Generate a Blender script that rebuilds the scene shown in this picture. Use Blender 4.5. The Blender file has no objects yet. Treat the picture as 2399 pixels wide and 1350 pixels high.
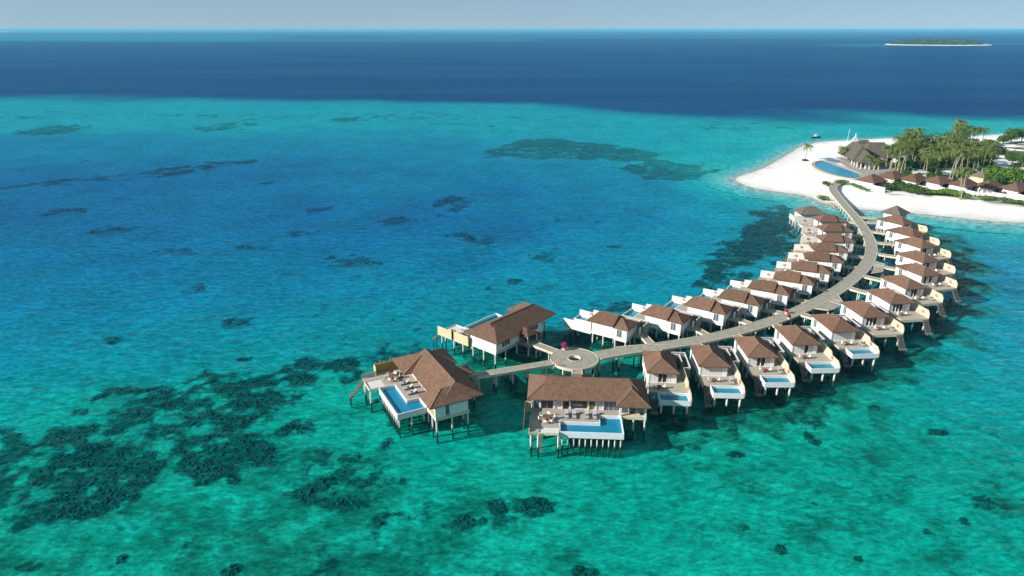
import bpy, math, random
import numpy as np
from mathutils import Vector

random.seed(7)
rng = np.random.default_rng(11)
scene = bpy.context.scene
col = scene.collection
R = math.radians

# ---------------------------------------------------------------- camera
F_PX, CAM_H, HORIZON = 1600.0, 64.0, 607.0
PITCH = math.atan(HORIZON / F_PX)
SP, CP = math.sin(PITCH), math.cos(PITCH)
cam_data = bpy.data.cameras.new('camera')
cam_data.sensor_fit = 'HORIZONTAL'
cam_data.sensor_width = 36.0
cam_data.lens = F_PX / 2399.0 * 36.0
cam_data.clip_start = 1.0
cam_data.clip_end = 200000.0
cam = bpy.data.objects.new('camera', cam_data)
col.objects.link(cam)
cam.location = (0, 0, CAM_H)
cam.rotation_euler = (math.pi / 2 - PITCH, 0, 0)
scene.camera = cam

# ---------------------------------------------------------------- light
SUN_AZ = math.atan2(-0.95, -0.30)      # clockwise from +Y: from the left, a little behind the camera
SUN_EL = R(26.5)
to_sun = Vector((math.sin(SUN_AZ) * math.cos(SUN_EL), math.cos(SUN_AZ) * math.cos(SUN_EL), math.sin(SUN_EL)))
world = bpy.data.worlds.new('World')
scene.world = world
world.use_nodes = True
wn = world.node_tree.nodes
wl = world.node_tree.links
wn.clear()
sky = wn.new('ShaderNodeTexSky')
sky.sky_type = 'NISHITA'
sky.sun_disc = False
sky.sun_elevation = SUN_EL
sky.sun_rotation = SUN_AZ
sky.altitude = 60
sky.air_density = 0.5
sky.dust_density = 0.0
sky.ozone_density = 6.0
bg = wn.new('ShaderNodeBackground')
bg.inputs['Strength'].default_value = 0.06
wo = wn.new('ShaderNodeOutputWorld')
veil = wn.new('ShaderNodeMix')          # even tropical haze over the whole sky
veil.data_type = 'RGBA'
veil.inputs[0].default_value = 0.6
veil.inputs[7].default_value = (3.9, 5.6, 6.5, 1)
wl.new(sky.outputs[0], veil.inputs[6])
wl.new(veil.outputs[2], bg.inputs['Color'])
wl.new(bg.outputs[0], wo.inputs['Surface'])
sun_data = bpy.data.lights.new('sun', 'SUN')
sun_data.energy = 5.0
sun_data.angle = R(0.53)
sun_data.color = (1.0, 0.955, 0.89)
sun = bpy.data.objects.new('sun', sun_data)
col.objects.link(sun)
sun.rotation_euler = (-to_sun).to_track_quat('-Z', 'Y').to_euler()
sun.location = (-80, -20, 120)
scene.view_settings.view_transform = 'Standard'
scene.view_settings.look = 'None'
scene.view_settings.gamma = 1.0
scene.view_settings.use_curve_mapping = False
scene.view_settings.exposure = 0.62
scene.cycles.use_denoising = True
scene.cycles.max_bounces = 8
scene.cycles.diffuse_bounces = 2
scene.cycles.glossy_bounces = 2
scene.cycles.transmission_bounces = 4
scene.cycles.transparent_max_bounces = 12
scene.cycles.volume_bounces = 0
scene.cycles.caustics_reflective = False
scene.cycles.caustics_refractive = False


def at(u, v, z=0.0):
    """world point at height z seen at a pixel of the 2399 x 1350 photograph"""
    x = (u - 1199.5) / F_PX
    y = (v - 675.0) / F_PX
    d = SP + y * CP
    t = (CAM_H - z) / d
    return Vector((x * t, (CP - y * SP) * t, z))


# ---------------------------------------------------------------- helpers
class MB:
    def __init__(s):
        s.v = []
        s.f = []

    def add(s, vs, fs):
        b = len(s.v)
        s.v += [tuple(p) for p in vs]
        s.f += [tuple(b + i for i in f) for f in fs]
        return s

    def box(s, x0, x1, y0, y1, z0, z1):
        return s.add([(x0, y0, z0), (x1, y0, z0), (x1, y1, z0), (x0, y1, z0), (x0, y0, z1), (x1, y0, z1), (x1, y1, z1), (x0, y1, z1)],
                     [(3, 2, 1, 0), (4, 5, 6, 7), (0, 1, 5, 4), (1, 2, 6, 5), (2, 3, 7, 6), (3, 0, 4, 7)])

    def prism(s, poly, z0, z1):
        n = len(poly)
        a = sum(poly[i][0] * poly[(i + 1) % n][1] - poly[(i + 1) % n][0] * poly[i][1] for i in range(n))
        if a < 0:
            poly = poly[::-1]
        return s.add([(p[0], p[1], z0) for p in poly] + [(p[0], p[1], z1) for p in poly],
                     [tuple(range(n - 1, -1, -1)), tuple(range(n, 2 * n))] + [(i, (i + 1) % n, n + (i + 1) % n, n + i) for i in range(n)])

    def tube(s, pts, rad, n=8, cap=True):
        pts = [Vector(p) for p in pts]
        if not hasattr(rad, '__len__'):
            rad = [rad] * len(pts)
        vs = []
        for i, p in enumerate(pts):
            d = (pts[min(i + 1, len(pts) - 1)] - pts[max(i - 1, 0)]).normalized()
            ref = Vector((1, 0, 0)) if abs(d.x) < 0.9 else Vector((0, 1, 0))
            a = d.cross(ref).normalized()
            b = d.cross(a)
            for k in range(n):
                t = 2 * math.pi * k / n
                vs.append(p + (a * math.cos(t) + b * math.sin(t)) * rad[i])
        fs = []
        for i in range(len(pts) - 1):
            for k in range(n):
                k2 = (k + 1) % n
                fs.append((i * n + k, i * n + k2, (i + 1) * n + k2, (i + 1) * n + k))
        if cap:
            fs.append(tuple(range(n - 1, -1, -1)))
            fs.append(tuple((len(pts) - 1) * n + k for k in range(n)))
        return s.add(vs, fs)

    def hip(s, x0, x1, y0, y1, ze, zr, r0, r1, t=0.16):
        """hipped or gabled roof; r0, r1 = the two ridge ends in plan"""
        c = [(x0, y0), (x1, y0), (x1, y1), (x0, y1)]
        vs = [(p[0], p[1], ze - t) for p in c] + [(p[0], p[1], ze) for p in c] + [(r0[0], r0[1], zr), (r1[0], r1[1], zr)]
        fs = [(3, 2, 1, 0), (0, 1, 5, 4), (1, 2, 6, 5), (2, 3, 7, 6), (3, 0, 4, 7)]
        if abs(r0[0] - r1[0]) + abs(r0[1] - r1[1]) < 1e-6:
            fs += [(4, 5, 8), (5, 6, 8), (6, 7, 8), (7, 4, 8)]
            vs.pop()
        elif abs(r1[0] - r0[0]) > abs(r1[1] - r0[1]):
            fs += [(4, 5, 9, 8), (5, 6, 9), (6, 7, 8, 9), (7, 4, 8)]
        else:
            fs += [(4, 5, 8), (5, 6, 9, 8), (6, 7, 9), (7, 4, 8, 9)]
        return s.add(vs, fs)

    def mirror(s):
        s.v = [(-p[0], p[1], p[2]) for p in s.v]
        s.f = [f[::-1] for f in s.f]
        return s

    def build(s, name, mat, parent=None, smooth=False):
        me = bpy.data.meshes.new(name)
        me.from_pydata(s.v, [], s.f)
        me.update()
        if smooth:
            me.polygons.foreach_set('use_smooth', [True] * len(me.polygons))
        me.materials.append(mat)
        o = bpy.data.objects.new(name, me)
        col.objects.link(o)
        if parent is not None:
            o.parent = parent
        return o


def tag(o, label=None, cat=None, group=None, kind=None):
    if label:
        o['label'] = label
    if cat:
        o['category'] = cat
    if group:
        o['group'] = group
    if kind:
        o['kind'] = kind
    return o


def empty(name, loc=(0, 0, 0), rz=0.0, label=None, cat=None, group=None):
    o = bpy.data.objects.new(name, None)
    o.empty_display_size = 0.5
    col.objects.link(o)
    o.location = loc
    o.rotation_euler = (0, 0, rz)
    return tag(o, label, cat, group)


def copy_tree(o, parent=None):
    c = o.copy()
    col.objects.link(c)
    c.parent = parent
    for ch in list(o.children):
        copy_tree(ch, c)
    return c


# ---------------------------------------------------------------- materials
def nodes_of(name):
    m = bpy.data.materials.new(name)
    m.use_nodes = True
    nt = m.node_tree
    nt.nodes.clear()
    return m, nt.nodes, nt.links


def surf(name, c1, c2=None, rough=0.7, scale=3.0, detail=4.0, bump=0.0, bscale=None, stretch=(1, 1, 1), spec=0.3, metal=0.0, wet=None, coords='Object', rand=0.0):
    """principled material with a two-tone noise, a bump and an optional dark band near the water"""
    m, n, l = nodes_of(name)
    out = n.new('ShaderNodeOutputMaterial')
    p = n.new('ShaderNodeBsdfPrincipled')
    p.inputs['Roughness'].default_value = rough
    p.inputs['Specular IOR Level'].default_value = spec
    p.inputs['Metallic'].default_value = metal
    l.new(p.outputs[0], out.inputs['Surface'])
    if c2 is None:
        c2 = tuple(x * 0.82 for x in c1)
    tc = n.new('ShaderNodeTexCoord')
    geo = n.new('ShaderNodeNewGeometry')
    mp = n.new('ShaderNodeMapping')
    mp.inputs['Scale'].default_value = stretch
    l.new(geo.outputs['Position'] if coords == 'World' else tc.outputs['Object'], mp.inputs[0])
    nz = n.new('ShaderNodeTexNoise')
    nz.inputs['Scale'].default_value = scale
    nz.inputs['Detail'].default_value = detail
    nz.inputs['Roughness'].default_value = 0.6
    l.new(mp.outputs[0], nz.inputs['Vector'])
    rp = n.new('ShaderNodeValToRGB')
    rp.color_ramp.elements[0].position = 0.32
    rp.color_ramp.elements[1].position = 0.68
    rp.color_ramp.elements[0].color = (*c2, 1)
    rp.color_ramp.elements[1].color = (*c1, 1)
    l.new(nz.outputs['Fac'], rp.inputs[0])
    last = rp.outputs[0]
    if rand:
        oi = n.new('ShaderNodeObjectInfo')
        hs = n.new('ShaderNodeHueSaturation')
        mr = n.new('ShaderNodeMapRange')
        mr.inputs[3].default_value = 1 - rand
        mr.inputs[4].default_value = 1 + rand
        l.new(oi.outputs['Random'], mr.inputs[0])
        l.new(mr.outputs[0], hs.inputs['Value'])
        l.new(last, hs.inputs['Color'])
        last = hs.outputs[0]
    if wet is not None:
        sx = n.new('ShaderNodeSeparateXYZ')
        l.new(geo.outputs['Position'], sx.inputs[0])
        mr2 = n.new('ShaderNodeMapRange')
        mr2.inputs[1].default_value = wet[0]
        mr2.inputs[2].default_value = wet[1]
        l.new(sx.outputs['Z'], mr2.inputs[0])
        mx = n.new('ShaderNodeMix')
        mx.data_type = 'RGBA'
        mx.inputs[6].default_value = (*wet[2], 1)
        l.new(mr2.outputs[0], mx.inputs[0])
        l.new(last, mx.inputs[7])
        last = mx.outputs[2]
    l.new(last, p.inputs['Base Color'])
    if bump:
        nb = n.new('ShaderNodeTexNoise')
        nb.inputs['Scale'].default_value = bscale or scale * 4
        nb.inputs['Detail'].default_value = 3
        l.new(mp.outputs[0], nb.inputs['Vector'])
        bp = n.new('ShaderNodeBump')
        bp.inputs['Strength'].default_value = bump
        bp.inputs['Distance'].default_value = 0.08
        l.new(nb.outputs['Fac'], bp.inputs['Height'])
        l.new(bp.outputs[0], p.inputs['Normal'])
    return m


def foliage(name, c1, c2, trans=0.25):
    m, n, l = nodes_of(name)
    out = n.new('ShaderNodeOutputMaterial')
    geo = n.new('ShaderNodeNewGeometry')
    oi = n.new('ShaderNodeObjectInfo')
    rp = n.new('ShaderNodeValToRGB')
    rp.color_ramp.elements[0].color = (*c1, 1)
    rp.color_ramp.elements[1].color = (*c2, 1)
    l.new(geo.outputs['Random Per Island'], rp.inputs[0])
    hs = n.new('ShaderNodeHueSaturation')
    mr = n.new('ShaderNodeMapRange')
    mr.inputs[3].default_value = 0.75
    mr.inputs[4].default_value = 1.2
    l.new(oi.outputs['Random'], mr.inputs[0])
    l.new(mr.outputs[0], hs.inputs['Value'])
    l.new(rp.outputs[0], hs.inputs['Color'])
    d = n.new('ShaderNodeBsdfPrincipled')
    d.inputs['Roughness'].default_value = 0.55
    d.inputs['Specular IOR Level'].default_value = 0.25
    l.new(hs.outputs[0], d.inputs['Base Color'])
    t = n.new('ShaderNodeBsdfTranslucent')
    l.new(hs.outputs[0], t.inputs['Color'])
    mx = n.new('ShaderNodeMixShader')
    mx.inputs[0].default_value = trans
    l.new(d.outputs[0], mx.inputs[1])
    l.new(t.outputs[0], mx.inputs[2])
    l.new(mx.outputs[0], out.inputs['Surface'])
    return m


def water_surface(name, waves, fmax, volume=None, rough=0.08, lens=None):
    """clear water: sky reflection by Fresnel over a see-through surface, absorbing volume below"""
    m, n, l = nodes_of(name)
    out = n.new('ShaderNodeOutputMaterial')
    geo = n.new('ShaderNodeNewGeometry')
    h = None
    for (sx, sy, rot, scale, det, amp) in waves:
        mp = n.new('ShaderNodeMapping')
        mp.inputs['Scale'].default_value = (sx, sy, 1)
        mp.inputs['Rotation'].default_value = (0, 0, R(rot))
        l.new(geo.outputs['Position'], mp.inputs[0])
        nz = n.new('ShaderNodeTexNoise')
        nz.inputs['Scale'].default_value = scale
        nz.inputs['Detail'].default_value = det
        nz.inputs['Roughness'].default_value = 0.55
        l.new(mp.outputs[0], nz.inputs['Vector'])
        mu = n.new('ShaderNodeMath')
        mu.operation = 'MULTIPLY'
        mu.inputs[1].default_value = amp
        l.new(nz.outputs['Fac'], mu.inputs[0])
        if h is None:
            h = mu
        else:
            ad = n.new('ShaderNodeMath')
            ad.operation = 'ADD'
            l.new(h.outputs[0], ad.inputs[0])
            l.new(mu.outputs[0], ad.inputs[1])
            h = ad
    bp = n.new('ShaderNodeBump')
    bp.inputs['Strength'].default_value = 1.0
    bp.inputs['Distance'].default_value = 1.0
    l.new(h.outputs[0], bp.inputs['Height'])
    lw = n.new('ShaderNodeLayerWeight')       # Schlick's Fresnel, the same from above and below
    lw.inputs['Blend'].default_value = 0.5
    l.new(bp.outputs[0], lw.inputs['Normal'])
    pw = n.new('ShaderNodeMath')
    pw.operation = 'POWER'
    pw.inputs[1].default_value = 5.0
    l.new(lw.outputs['Facing'], pw.inputs[0])
    fr = n.new('ShaderNodeMath')
    fr.operation = 'MULTIPLY_ADD'
    fr.inputs[1].default_value = 0.98
    fr.inputs[2].default_value = 0.02
    l.new(pw.outputs[0], fr.inputs[0])
    mr = n.new('ShaderNodeMapRange')          # waves hide each other at a slant: the far sea never mirrors fully
    mr.inputs[1].default_value = 0.0
    mr.inputs[2].default_value = 1.0
    mr.inputs[3].default_value = 0.0
    mr.inputs[4].default_value = fmax
    l.new(fr.outputs[0], mr.inputs[0])
    gl = n.new('ShaderNodeBsdfGlossy')
    gl.inputs['Roughness'].default_value = rough
    l.new(bp.outputs[0], gl.inputs['Normal'])
    tr = n.new('ShaderNodeBsdfTransparent')
    if lens:                                  # noise tint of the see-through colour paints in light focused by ripples
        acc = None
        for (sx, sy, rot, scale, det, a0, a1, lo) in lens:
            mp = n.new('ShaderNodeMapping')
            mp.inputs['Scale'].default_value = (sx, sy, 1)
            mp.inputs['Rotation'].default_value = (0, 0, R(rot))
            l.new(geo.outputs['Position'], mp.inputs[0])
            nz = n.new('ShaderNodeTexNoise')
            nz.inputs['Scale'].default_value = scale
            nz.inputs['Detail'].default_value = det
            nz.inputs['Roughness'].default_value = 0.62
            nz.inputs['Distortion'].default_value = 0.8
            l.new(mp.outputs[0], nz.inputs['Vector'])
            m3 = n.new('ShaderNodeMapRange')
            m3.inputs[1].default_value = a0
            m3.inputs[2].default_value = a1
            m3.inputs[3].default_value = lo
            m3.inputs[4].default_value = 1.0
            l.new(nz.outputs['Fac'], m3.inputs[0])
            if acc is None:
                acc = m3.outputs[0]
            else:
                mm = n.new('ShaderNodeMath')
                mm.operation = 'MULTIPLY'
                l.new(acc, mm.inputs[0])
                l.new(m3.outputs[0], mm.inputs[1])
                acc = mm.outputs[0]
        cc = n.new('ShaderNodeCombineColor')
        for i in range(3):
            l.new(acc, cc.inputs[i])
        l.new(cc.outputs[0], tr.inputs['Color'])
    mx = n.new('ShaderNodeMixShader')
    l.new(mr.outputs[0], mx.inputs[0])
    l.new(tr.outputs[0], mx.inputs[1])
    l.new(gl.outputs[0], mx.inputs[2])
    l.new(mx.outputs[0], out.inputs['Surface'])
    if volume:
        va = n.new('ShaderNodeVolumeAbsorption')
        kmax = max(volume)
        va.inputs['Density'].default_value = kmax
        va.inputs['Color'].default_value = (*[1 - k / kmax for k in volume], 1)
        l.new(va.outputs[0], out.inputs['Volume'])
    return m

# ---------------------------------------------------------------- the island's outline (waterline), from the photograph
SHORE_PX = [(2399, 311), (2300, 318), (2150, 322), (2060, 325), (1990, 329), (1940, 331), (1893, 338), (1862, 352), (1832, 372), (1795, 392), (1755, 407), (1724, 417),
            (1722, 421), (1738, 432), (1785, 444), (1840, 452), (1892, 459), (1912, 468), (1935, 478), (1965, 487), (2040, 492), (2130, 497), (2200, 505), (2290, 515), (2399, 523)]
shore = [at(u, v, 0.0).to_2d() for u, v in SHORE_PX]
shore = [Vector((shore[0].x + 330, shore[0].y + 40)), Vector((shore[0].x + 150, shore[0].y + 15))] + shore + \
        [Vector((shore[-1].x + 60, shore[-1].y - 6)), Vector((shore[-1].x + 260, shore[-1].y + 30))]
# smooth the outline
def chaikin(p, closed=True, k=2):
    for _ in range(k):
        q = []
        n = len(p)
        for i in range(n if closed else n - 1):
            a, b = p[i], p[(i + 1) % n]
            q += [a * 0.75 + b * 0.25, a * 0.25 + b * 0.75]
        p = q
    return p
shore = chaikin(shore)
SH = np.array([(p.x, p.y) for p in shore])


def sdist(px, py, poly):
    """signed distance to a closed outline, positive inside"""
    px = np.asarray(px, float)
    py = np.asarray(py, float)
    d2 = np.full(px.shape, 1e18)
    ins = np.zeros(px.shape, bool)
    n = len(poly)
    for i in range(n):
        ax, ay = poly[i]
        bx, by = poly[(i + 1) % n]
        ex, ey = bx - ax, by - ay
        wx, wy = px - ax, py - ay
        t = np.clip((wx * ex + wy * ey) / (ex * ex + ey * ey + 1e-12), 0, 1)
        d2 = np.minimum(d2, (wx - ex * t) ** 2 + (wy - ey * t) ** 2)
        c = ((ay > py) != (by > py)) & (px < (bx - ax) * (py - ay) / (by - ay + 1e-12) + ax)
        ins ^= c
    d = np.sqrt(d2)
    return np.where(ins, d, -d)


# value noise for shaping meshes
_perm = rng.random((256, 256))
def vnoise(x, y):
    xi = np.floor(x).astype(int)
    yi = np.floor(y).astype(int)
    fx = x - xi
    fy = y - yi
    fx = fx * fx * (3 - 2 * fx)
    fy = fy * fy * (3 - 2 * fy)
    g = lambda a, b: _perm[a & 255, b & 255]
    return (g(xi, yi) * (1 - fx) + g(xi + 1, yi) * fx) * (1 - fy) + (g(xi, yi + 1) * (1 - fx) + g(xi + 1, yi + 1) * fx) * fy


def fbm(x, y, o=4):
    s = 0
    a = 0.5
    for k in range(o):
        s = s + a * vnoise(x * 2 ** k + 17.3 * k, y * 2 ** k + 9.1 * k)
        a *= 0.5
    return s / (1 - 0.5 ** o)


def sstep(a, b, x):
    t = np.clip((x - a) / (b - a), 0, 1)
    return t * t * (3 - 2 * t)


# where villas stand, plus water beside them for shade painted on the bed
VC = [at(u, v, 0).to_2d() for u, v in [(1010, 930), (1090, 880), (1160, 820), (1230, 790), (1240, 880), (1380, 960), (1480, 930), (1560, 900), (1420, 790), (1520, 790), (1680, 870), (1620, 770), (1790, 850), (1710, 750), (1890, 820), (1790, 720), (1990, 790), (1870, 690), (2060, 750),
                                       (1920, 660), (2120, 720), (1950, 630), (2160, 680), (1970, 600), (2190, 650), (1960, 570), (2190, 610), (1960, 540), (2170, 580), (1950, 520), (2150, 555), (1930, 505), (2120, 530), (2000, 560), (2010, 620), (1850, 760), (1610, 960), (1720, 945), (1820, 925), (1920, 890), (2020, 850), (2100, 800), (2170, 755), (2220, 705), (2245, 655), (2240, 610), (2220, 575), (2190, 550)]]

# ---------------------------------------------------------------- depth of the lagoon: soundings
SOUND = [  # pixel, depth in metres
    (0, 255, .8), (400, 255, .8), (800, 262, .9), (1200, 268, 1.0), (1600, 290, .9), (1900, 292, .6), (2200, 285, .42), (2399, 288, .4), (-400, 255, .8), (2800, 290, .8),
    (0, 290, 1.0), (300, 285, .9), (600, 292, 1.0), (900, 285, 1.1), (1200, 300, 1.1), (1500, 315, 1.0), (1750, 330, .65), (1850, 335, .45),
    (0, 350, 2.3), (300, 345, 2.2), (600, 340, 2.0), (900, 330, 1.7), (1000, 355, 2.0), (1300, 350, 1.2), (1600, 370, .7), (1700, 395, .45), (1300, 400, 2.2), (1500, 440, 2.3), (1620, 470, 2.0), (1760, 460, 1.2),
    (-300, 500, 3.8), (0, 430, 3.2), (0, 520, 4.0), (300, 460, 3.7), (300, 540, 4.2), (600, 440, 3.6), (700, 500, 4.3), (900, 420, 2.9), (1000, 520, 4.6), (1200, 470, 3.8), (1200, 540, 4.6), (1380, 520, 3.7), (1500, 520, 3.0), (1620, 540, 2.3), (1700, 500, 1.7),
    (100, 620, 4.0), (400, 620, 4.2), (800, 580, 4.5), (1100, 620, 4.2), (1350, 600, 3.4), (1500, 620, 2.6), (1650, 620, 2.2),
    (0, 720, 3.8), (300, 720, 3.7), (600, 700, 3.7), (900, 700, 3.6), (1150, 700, 3.0), (1350, 680, 2.7), (1500, 680, 2.4),
    (0, 830, 2.9), (250, 850, 2.5), (500, 800, 3.0), (700, 820, 2.5), (900, 780, 2.8), (1000, 740, 3.0), (1250, 680, 2.8),
    (0, 930, 2.2), (200, 960, 2.0), (500, 930, 2.0), (800, 900, 2.0), (1150, 950, 2.2), (1200, 860, 2.4), (1600, 850, 2.2), (1800, 700, 2.2), (1950, 600, 2.0), (1850, 530, 2.0), (2000, 520, 1.4),
    (0, 1100, 1.9), (400, 1100, 1.9), (800, 1150, 2.0), (1200, 1100, 1.9), (1600, 1000, 2.0), (2000, 950, 1.9), (2300, 900, 2.2), (2399, 750, 2.3), (2250, 640, 3.3), (2320, 560, 2.4), (2399, 600, 2.0), (2200, 540, 2.6),
    (0, 1350, 1.7), (600, 1350, 1.8), (1200, 1350, 2.0), (1800, 1250, 2.0), (2399, 1200, 2.1), (2700, 900, 2.3), (-500, 900, 3.0), (-400, 1300, 2.0)]
_sd = []
for u, v, d in SOUND:
    p = at(u, v, -d)
    _sd.append((math.atan2(p.x, p.y), math.log(math.hypot(p.x, p.y)), d))
_sd = np.array(_sd)
REEF_EDGE = [at(u, v, 0) for u, v in [(-900, 218), (-300, 222), (0, 226), (400, 229), (800, 235), (1100, 242), (1350, 252), (1600, 264), (1850, 271), (2100, 272), (2399, 278), (2900, 290)]]
_re_t = np.array([math.atan2(p.x, p.y) for p in REEF_EDGE])
_re_r = np.array([math.log(p.to_2d().length) for p in REEF_EDGE])
_o = np.argsort(_re_t)
_re_t, _re_r = _re_t[_o], _re_r[_o]


def bed_depth(x, y):
    th = np.arctan2(x, y)
    lr = np.log(np.hypot(x, y) + 1e-6)
    num = np.zeros_like(th)
    den = np.zeros_like(th)
    for t, r_, d in _sd:
        w = 1.0 / (((th - t) * 1.3) ** 2 + ((lr - r_) * 1.0) ** 2 + 0.0009) ** 1.7
        num += w * d
        den += w
    d = num / den
    d = d * (1 - 0.13 * sstep(2.4, 3.4, d)) * (1 - 0.25 * sstep(math.log(380), math.log(520), lr))
    d = d * (1.0 - 0.22 * sstep(2.6, 1.9, d) * sstep(math.log(260), math.log(190), lr))
    vd = np.full(np.shape(x), 1e9)
    for p in VC:
        vd = np.minimum(vd, np.hypot(x - p.x, y - p.y))
    lee = sstep(15, 6, vd)
    d = d * (1 - lee) + np.minimum(d, 1.15) * lee
    # shelving towards the beach
    s = -sdist(x, y, SH)
    d = np.minimum(d, np.maximum(0.3, 0.026 * s + 0.16 + 0.0011 * np.maximum(s, 0) ** 2))
    d = d * (0.93 + 0.14 * fbm(x * 0.05, y * 0.05, 3))
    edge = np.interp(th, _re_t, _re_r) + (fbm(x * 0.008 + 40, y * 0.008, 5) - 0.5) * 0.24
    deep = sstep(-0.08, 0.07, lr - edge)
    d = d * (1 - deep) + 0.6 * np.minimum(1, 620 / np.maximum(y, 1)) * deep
    return d, deep, lr - edge


# reefs and coral heads in the photograph: outlines and ellipses of pixels
REEFS = [
    ([(-60, 1000), (110, 985), (250, 925), (350, 915), (480, 885), (600, 868), (690, 830), (800, 812), (900, 800), (960, 785), (1060, 795), (1090, 830), (960, 850), (860, 900), (760, 930),
      (680, 985), (760, 1010), (700, 1060), (740, 1120), (640, 1165), (520, 1160), (430, 1185), (300, 1215), (200, 1235), (60, 1255), (-60, 1265)], 0.80),
    ([(640, 1060), (800, 1040), (960, 1060), (1000, 1150), (1250, 1150), (1330, 1190), (1290, 1230), (1050, 1250), (900, 1260), (760, 1220), (660, 1150)], 0.62),
    ([(1590, 645), (1640, 595), (1740, 512), (1790, 485), (1885, 480), (1900, 560), (1870, 600), (1800, 640), (1700, 690), (1600, 680)], 0.86),
    ([(1125, 360), (1200, 328), (1300, 325), (1450, 342), (1560, 366), (1530, 388), (1400, 380), (1250, 377), (1120, 372)], 0.86),
    ([(1440, 392), (1530, 380), (1680, 403), (1770, 440), (1740, 452), (1640, 442), (1500, 420)], 0.88),
    ([(-100, 438), (60, 424), (300, 396), (480, 376), (640, 372), (520, 395), (330, 420), (60, 440), (-100, 450)], 0.75),
    ([(-300, 262), (300, 258), (700, 262), (1100, 258), (1500, 282), (1800, 300), (1500, 312), (1200, 318), (900, 300), (600, 305), (300, 288), (-300, 300)], 0.44),
    ([(1480, 300), (1700, 285), (1900, 290), (2080, 300), (1900, 312), (1700, 318)], 0.45),
    ([(2080, 505), (2160, 510), (2230, 600), (2270, 680), (2200, 760), (2150, 700), (2180, 600)], 0.5),
    ([(1060, 790), (1190, 880), (1230, 1010), (1160, 980), (1090, 880)], 0.45),
    ([(250, 1290), (500, 1260), (900, 1290), (1300, 1300), (1700, 1330), (1700, 1420), (200, 1420)], 0.50)]
HEADS = [(125, 313, 80, 12), (530, 304, 75, 10), (820, 612, 72, 22), (555, 758, 40, 15), (258, 803, 30, 9), (568, 833, 20, 8), (450, 680, 36, 10), (1055, 475, 60, 20), (1120, 558, 45, 14), (1275, 607, 45, 16),
         (1205, 665, 22, 9), (1120, 732, 26, 14), (1097, 697, 15, 6), (1145, 680, 12, 5), (150, 495, 60, 9), (265, 540, 62, 10), (405, 590, 50, 11), (590, 578, 40, 7), (700, 545, 36, 8), (750, 490, 30, 11),
         (930, 515, 42, 13), (640, 430, 40, 6), (1060, 548, 32, 7), (1440, 725, 58, 17), (975, 777, 18, 7), (820, 288, 50, 6), (2045, 958, 22, 9), (2197, 1013, 28, 9), (1905, 1030, 20, 14), (1640, 1103, 15, 9),
         (2315, 1180, 40, 16), (2180, 1245, 34, 15), (1835, 1287, 30, 13), (1725, 1065, 26, 9), (1210, 1190, 105, 26), (1745, 1240, 20, 10), (2255, 1220, 20, 8), (1905, 1180, 10, 6), (545, 1338, 32, 14),
         (290, 1312, 26, 12), (1370, 1340, 40, 14), (1440, 582, 18, 5), (1320, 515, 24, 6), (70, 1330, 36, 12), (340, 1285, 16, 7), (1700, 1140, 14, 6), (2010, 1310, 16, 9)]
_rp = []
for poly, dens in REEFS:
    _rp.append((np.array([at(u, v, -2.2).to_2d()[:] for u, v in poly]), dens))
_hp = []
for (u, v, a, b) in HEADS:
    z = -3.2 if v < 820 and u < 1500 else -1.6
    c = at(u, v, z)
    ra = (at(u + a, v, z) - at(u - a, v, z)).length / 2
    rb = (at(u, v - b, z) - at(u, v + b, z)).length / 2
    _hp.append((c.x, c.y, ra, min(rb, ra * 2.2)))


def reef_field(x, y):
    """0..1: how thickly coral covers the bed"""
    wx = x + (fbm(x * 0.11, y * 0.11, 3) - 0.5) * 14
    wy = y + (fbm(x * 0.11 + 50, y * 0.11 + 30, 3) - 0.5) * 14
    f = np.zeros_like(x)
    for poly, dens in _rp:
        size = max(np.ptp(poly[:, 0]), np.ptp(poly[:, 1]))
        e = sdist(wx, wy, poly)
        f = np.maximum(f, dens * sstep(-size * 0.05, size * 0.09, e))
    g = np.zeros_like(x)
    for (cx, cy, ra, rb) in _hp:
        k = 0.6 * min(ra, rb)
        e = np.hypot((x + (fbm(x * 0.5, y * 0.5, 4) - 0.5) * k * 2 - cx) / ra, (y + (fbm(x * 0.5 + 9, y * 0.5, 4) - 0.5) * k * 2.4 - cy) / rb)
        g = np.maximum(g, 0.80 * sstep(1.5, 0.45, e))
    return np.maximum(f, g)


def coral_cover(x, y, reef):
    s = np.where(y > 260, 0.55, 1.0)
    n = 0.30 * fbm(x * 0.13 * s, y * 0.11 * s, 3) + 0.70 * fbm(x * 0.42 * s + 7, y * 0.34 * s + 3, 4)
    return (n - .5) * 2.1 + .5 + (reef - .5) * 1.15


# ---------------------------------------------------------------- sea bed
ys = [26.0]
while ys[-1] < 720:
    ys.append(ys[-1] + max(0.55, ys[-1] * 0.0068))
while ys[-1] < 80000:
    ys.append(ys[-1] * 1.06)
ys = np.array(ys)
NX = 430
ts = np.linspace(-1.25, 1.35, NX)
GX = (ys[:, None] + 30) * ts[None, :]
GY = np.repeat(ys[:, None], NX, 1)
BD, DEEP, EDGE = bed_depth(GX, GY)
REEF = reef_field(GX, GY) * (1 - DEEP)
NY = len(ys)
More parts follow.
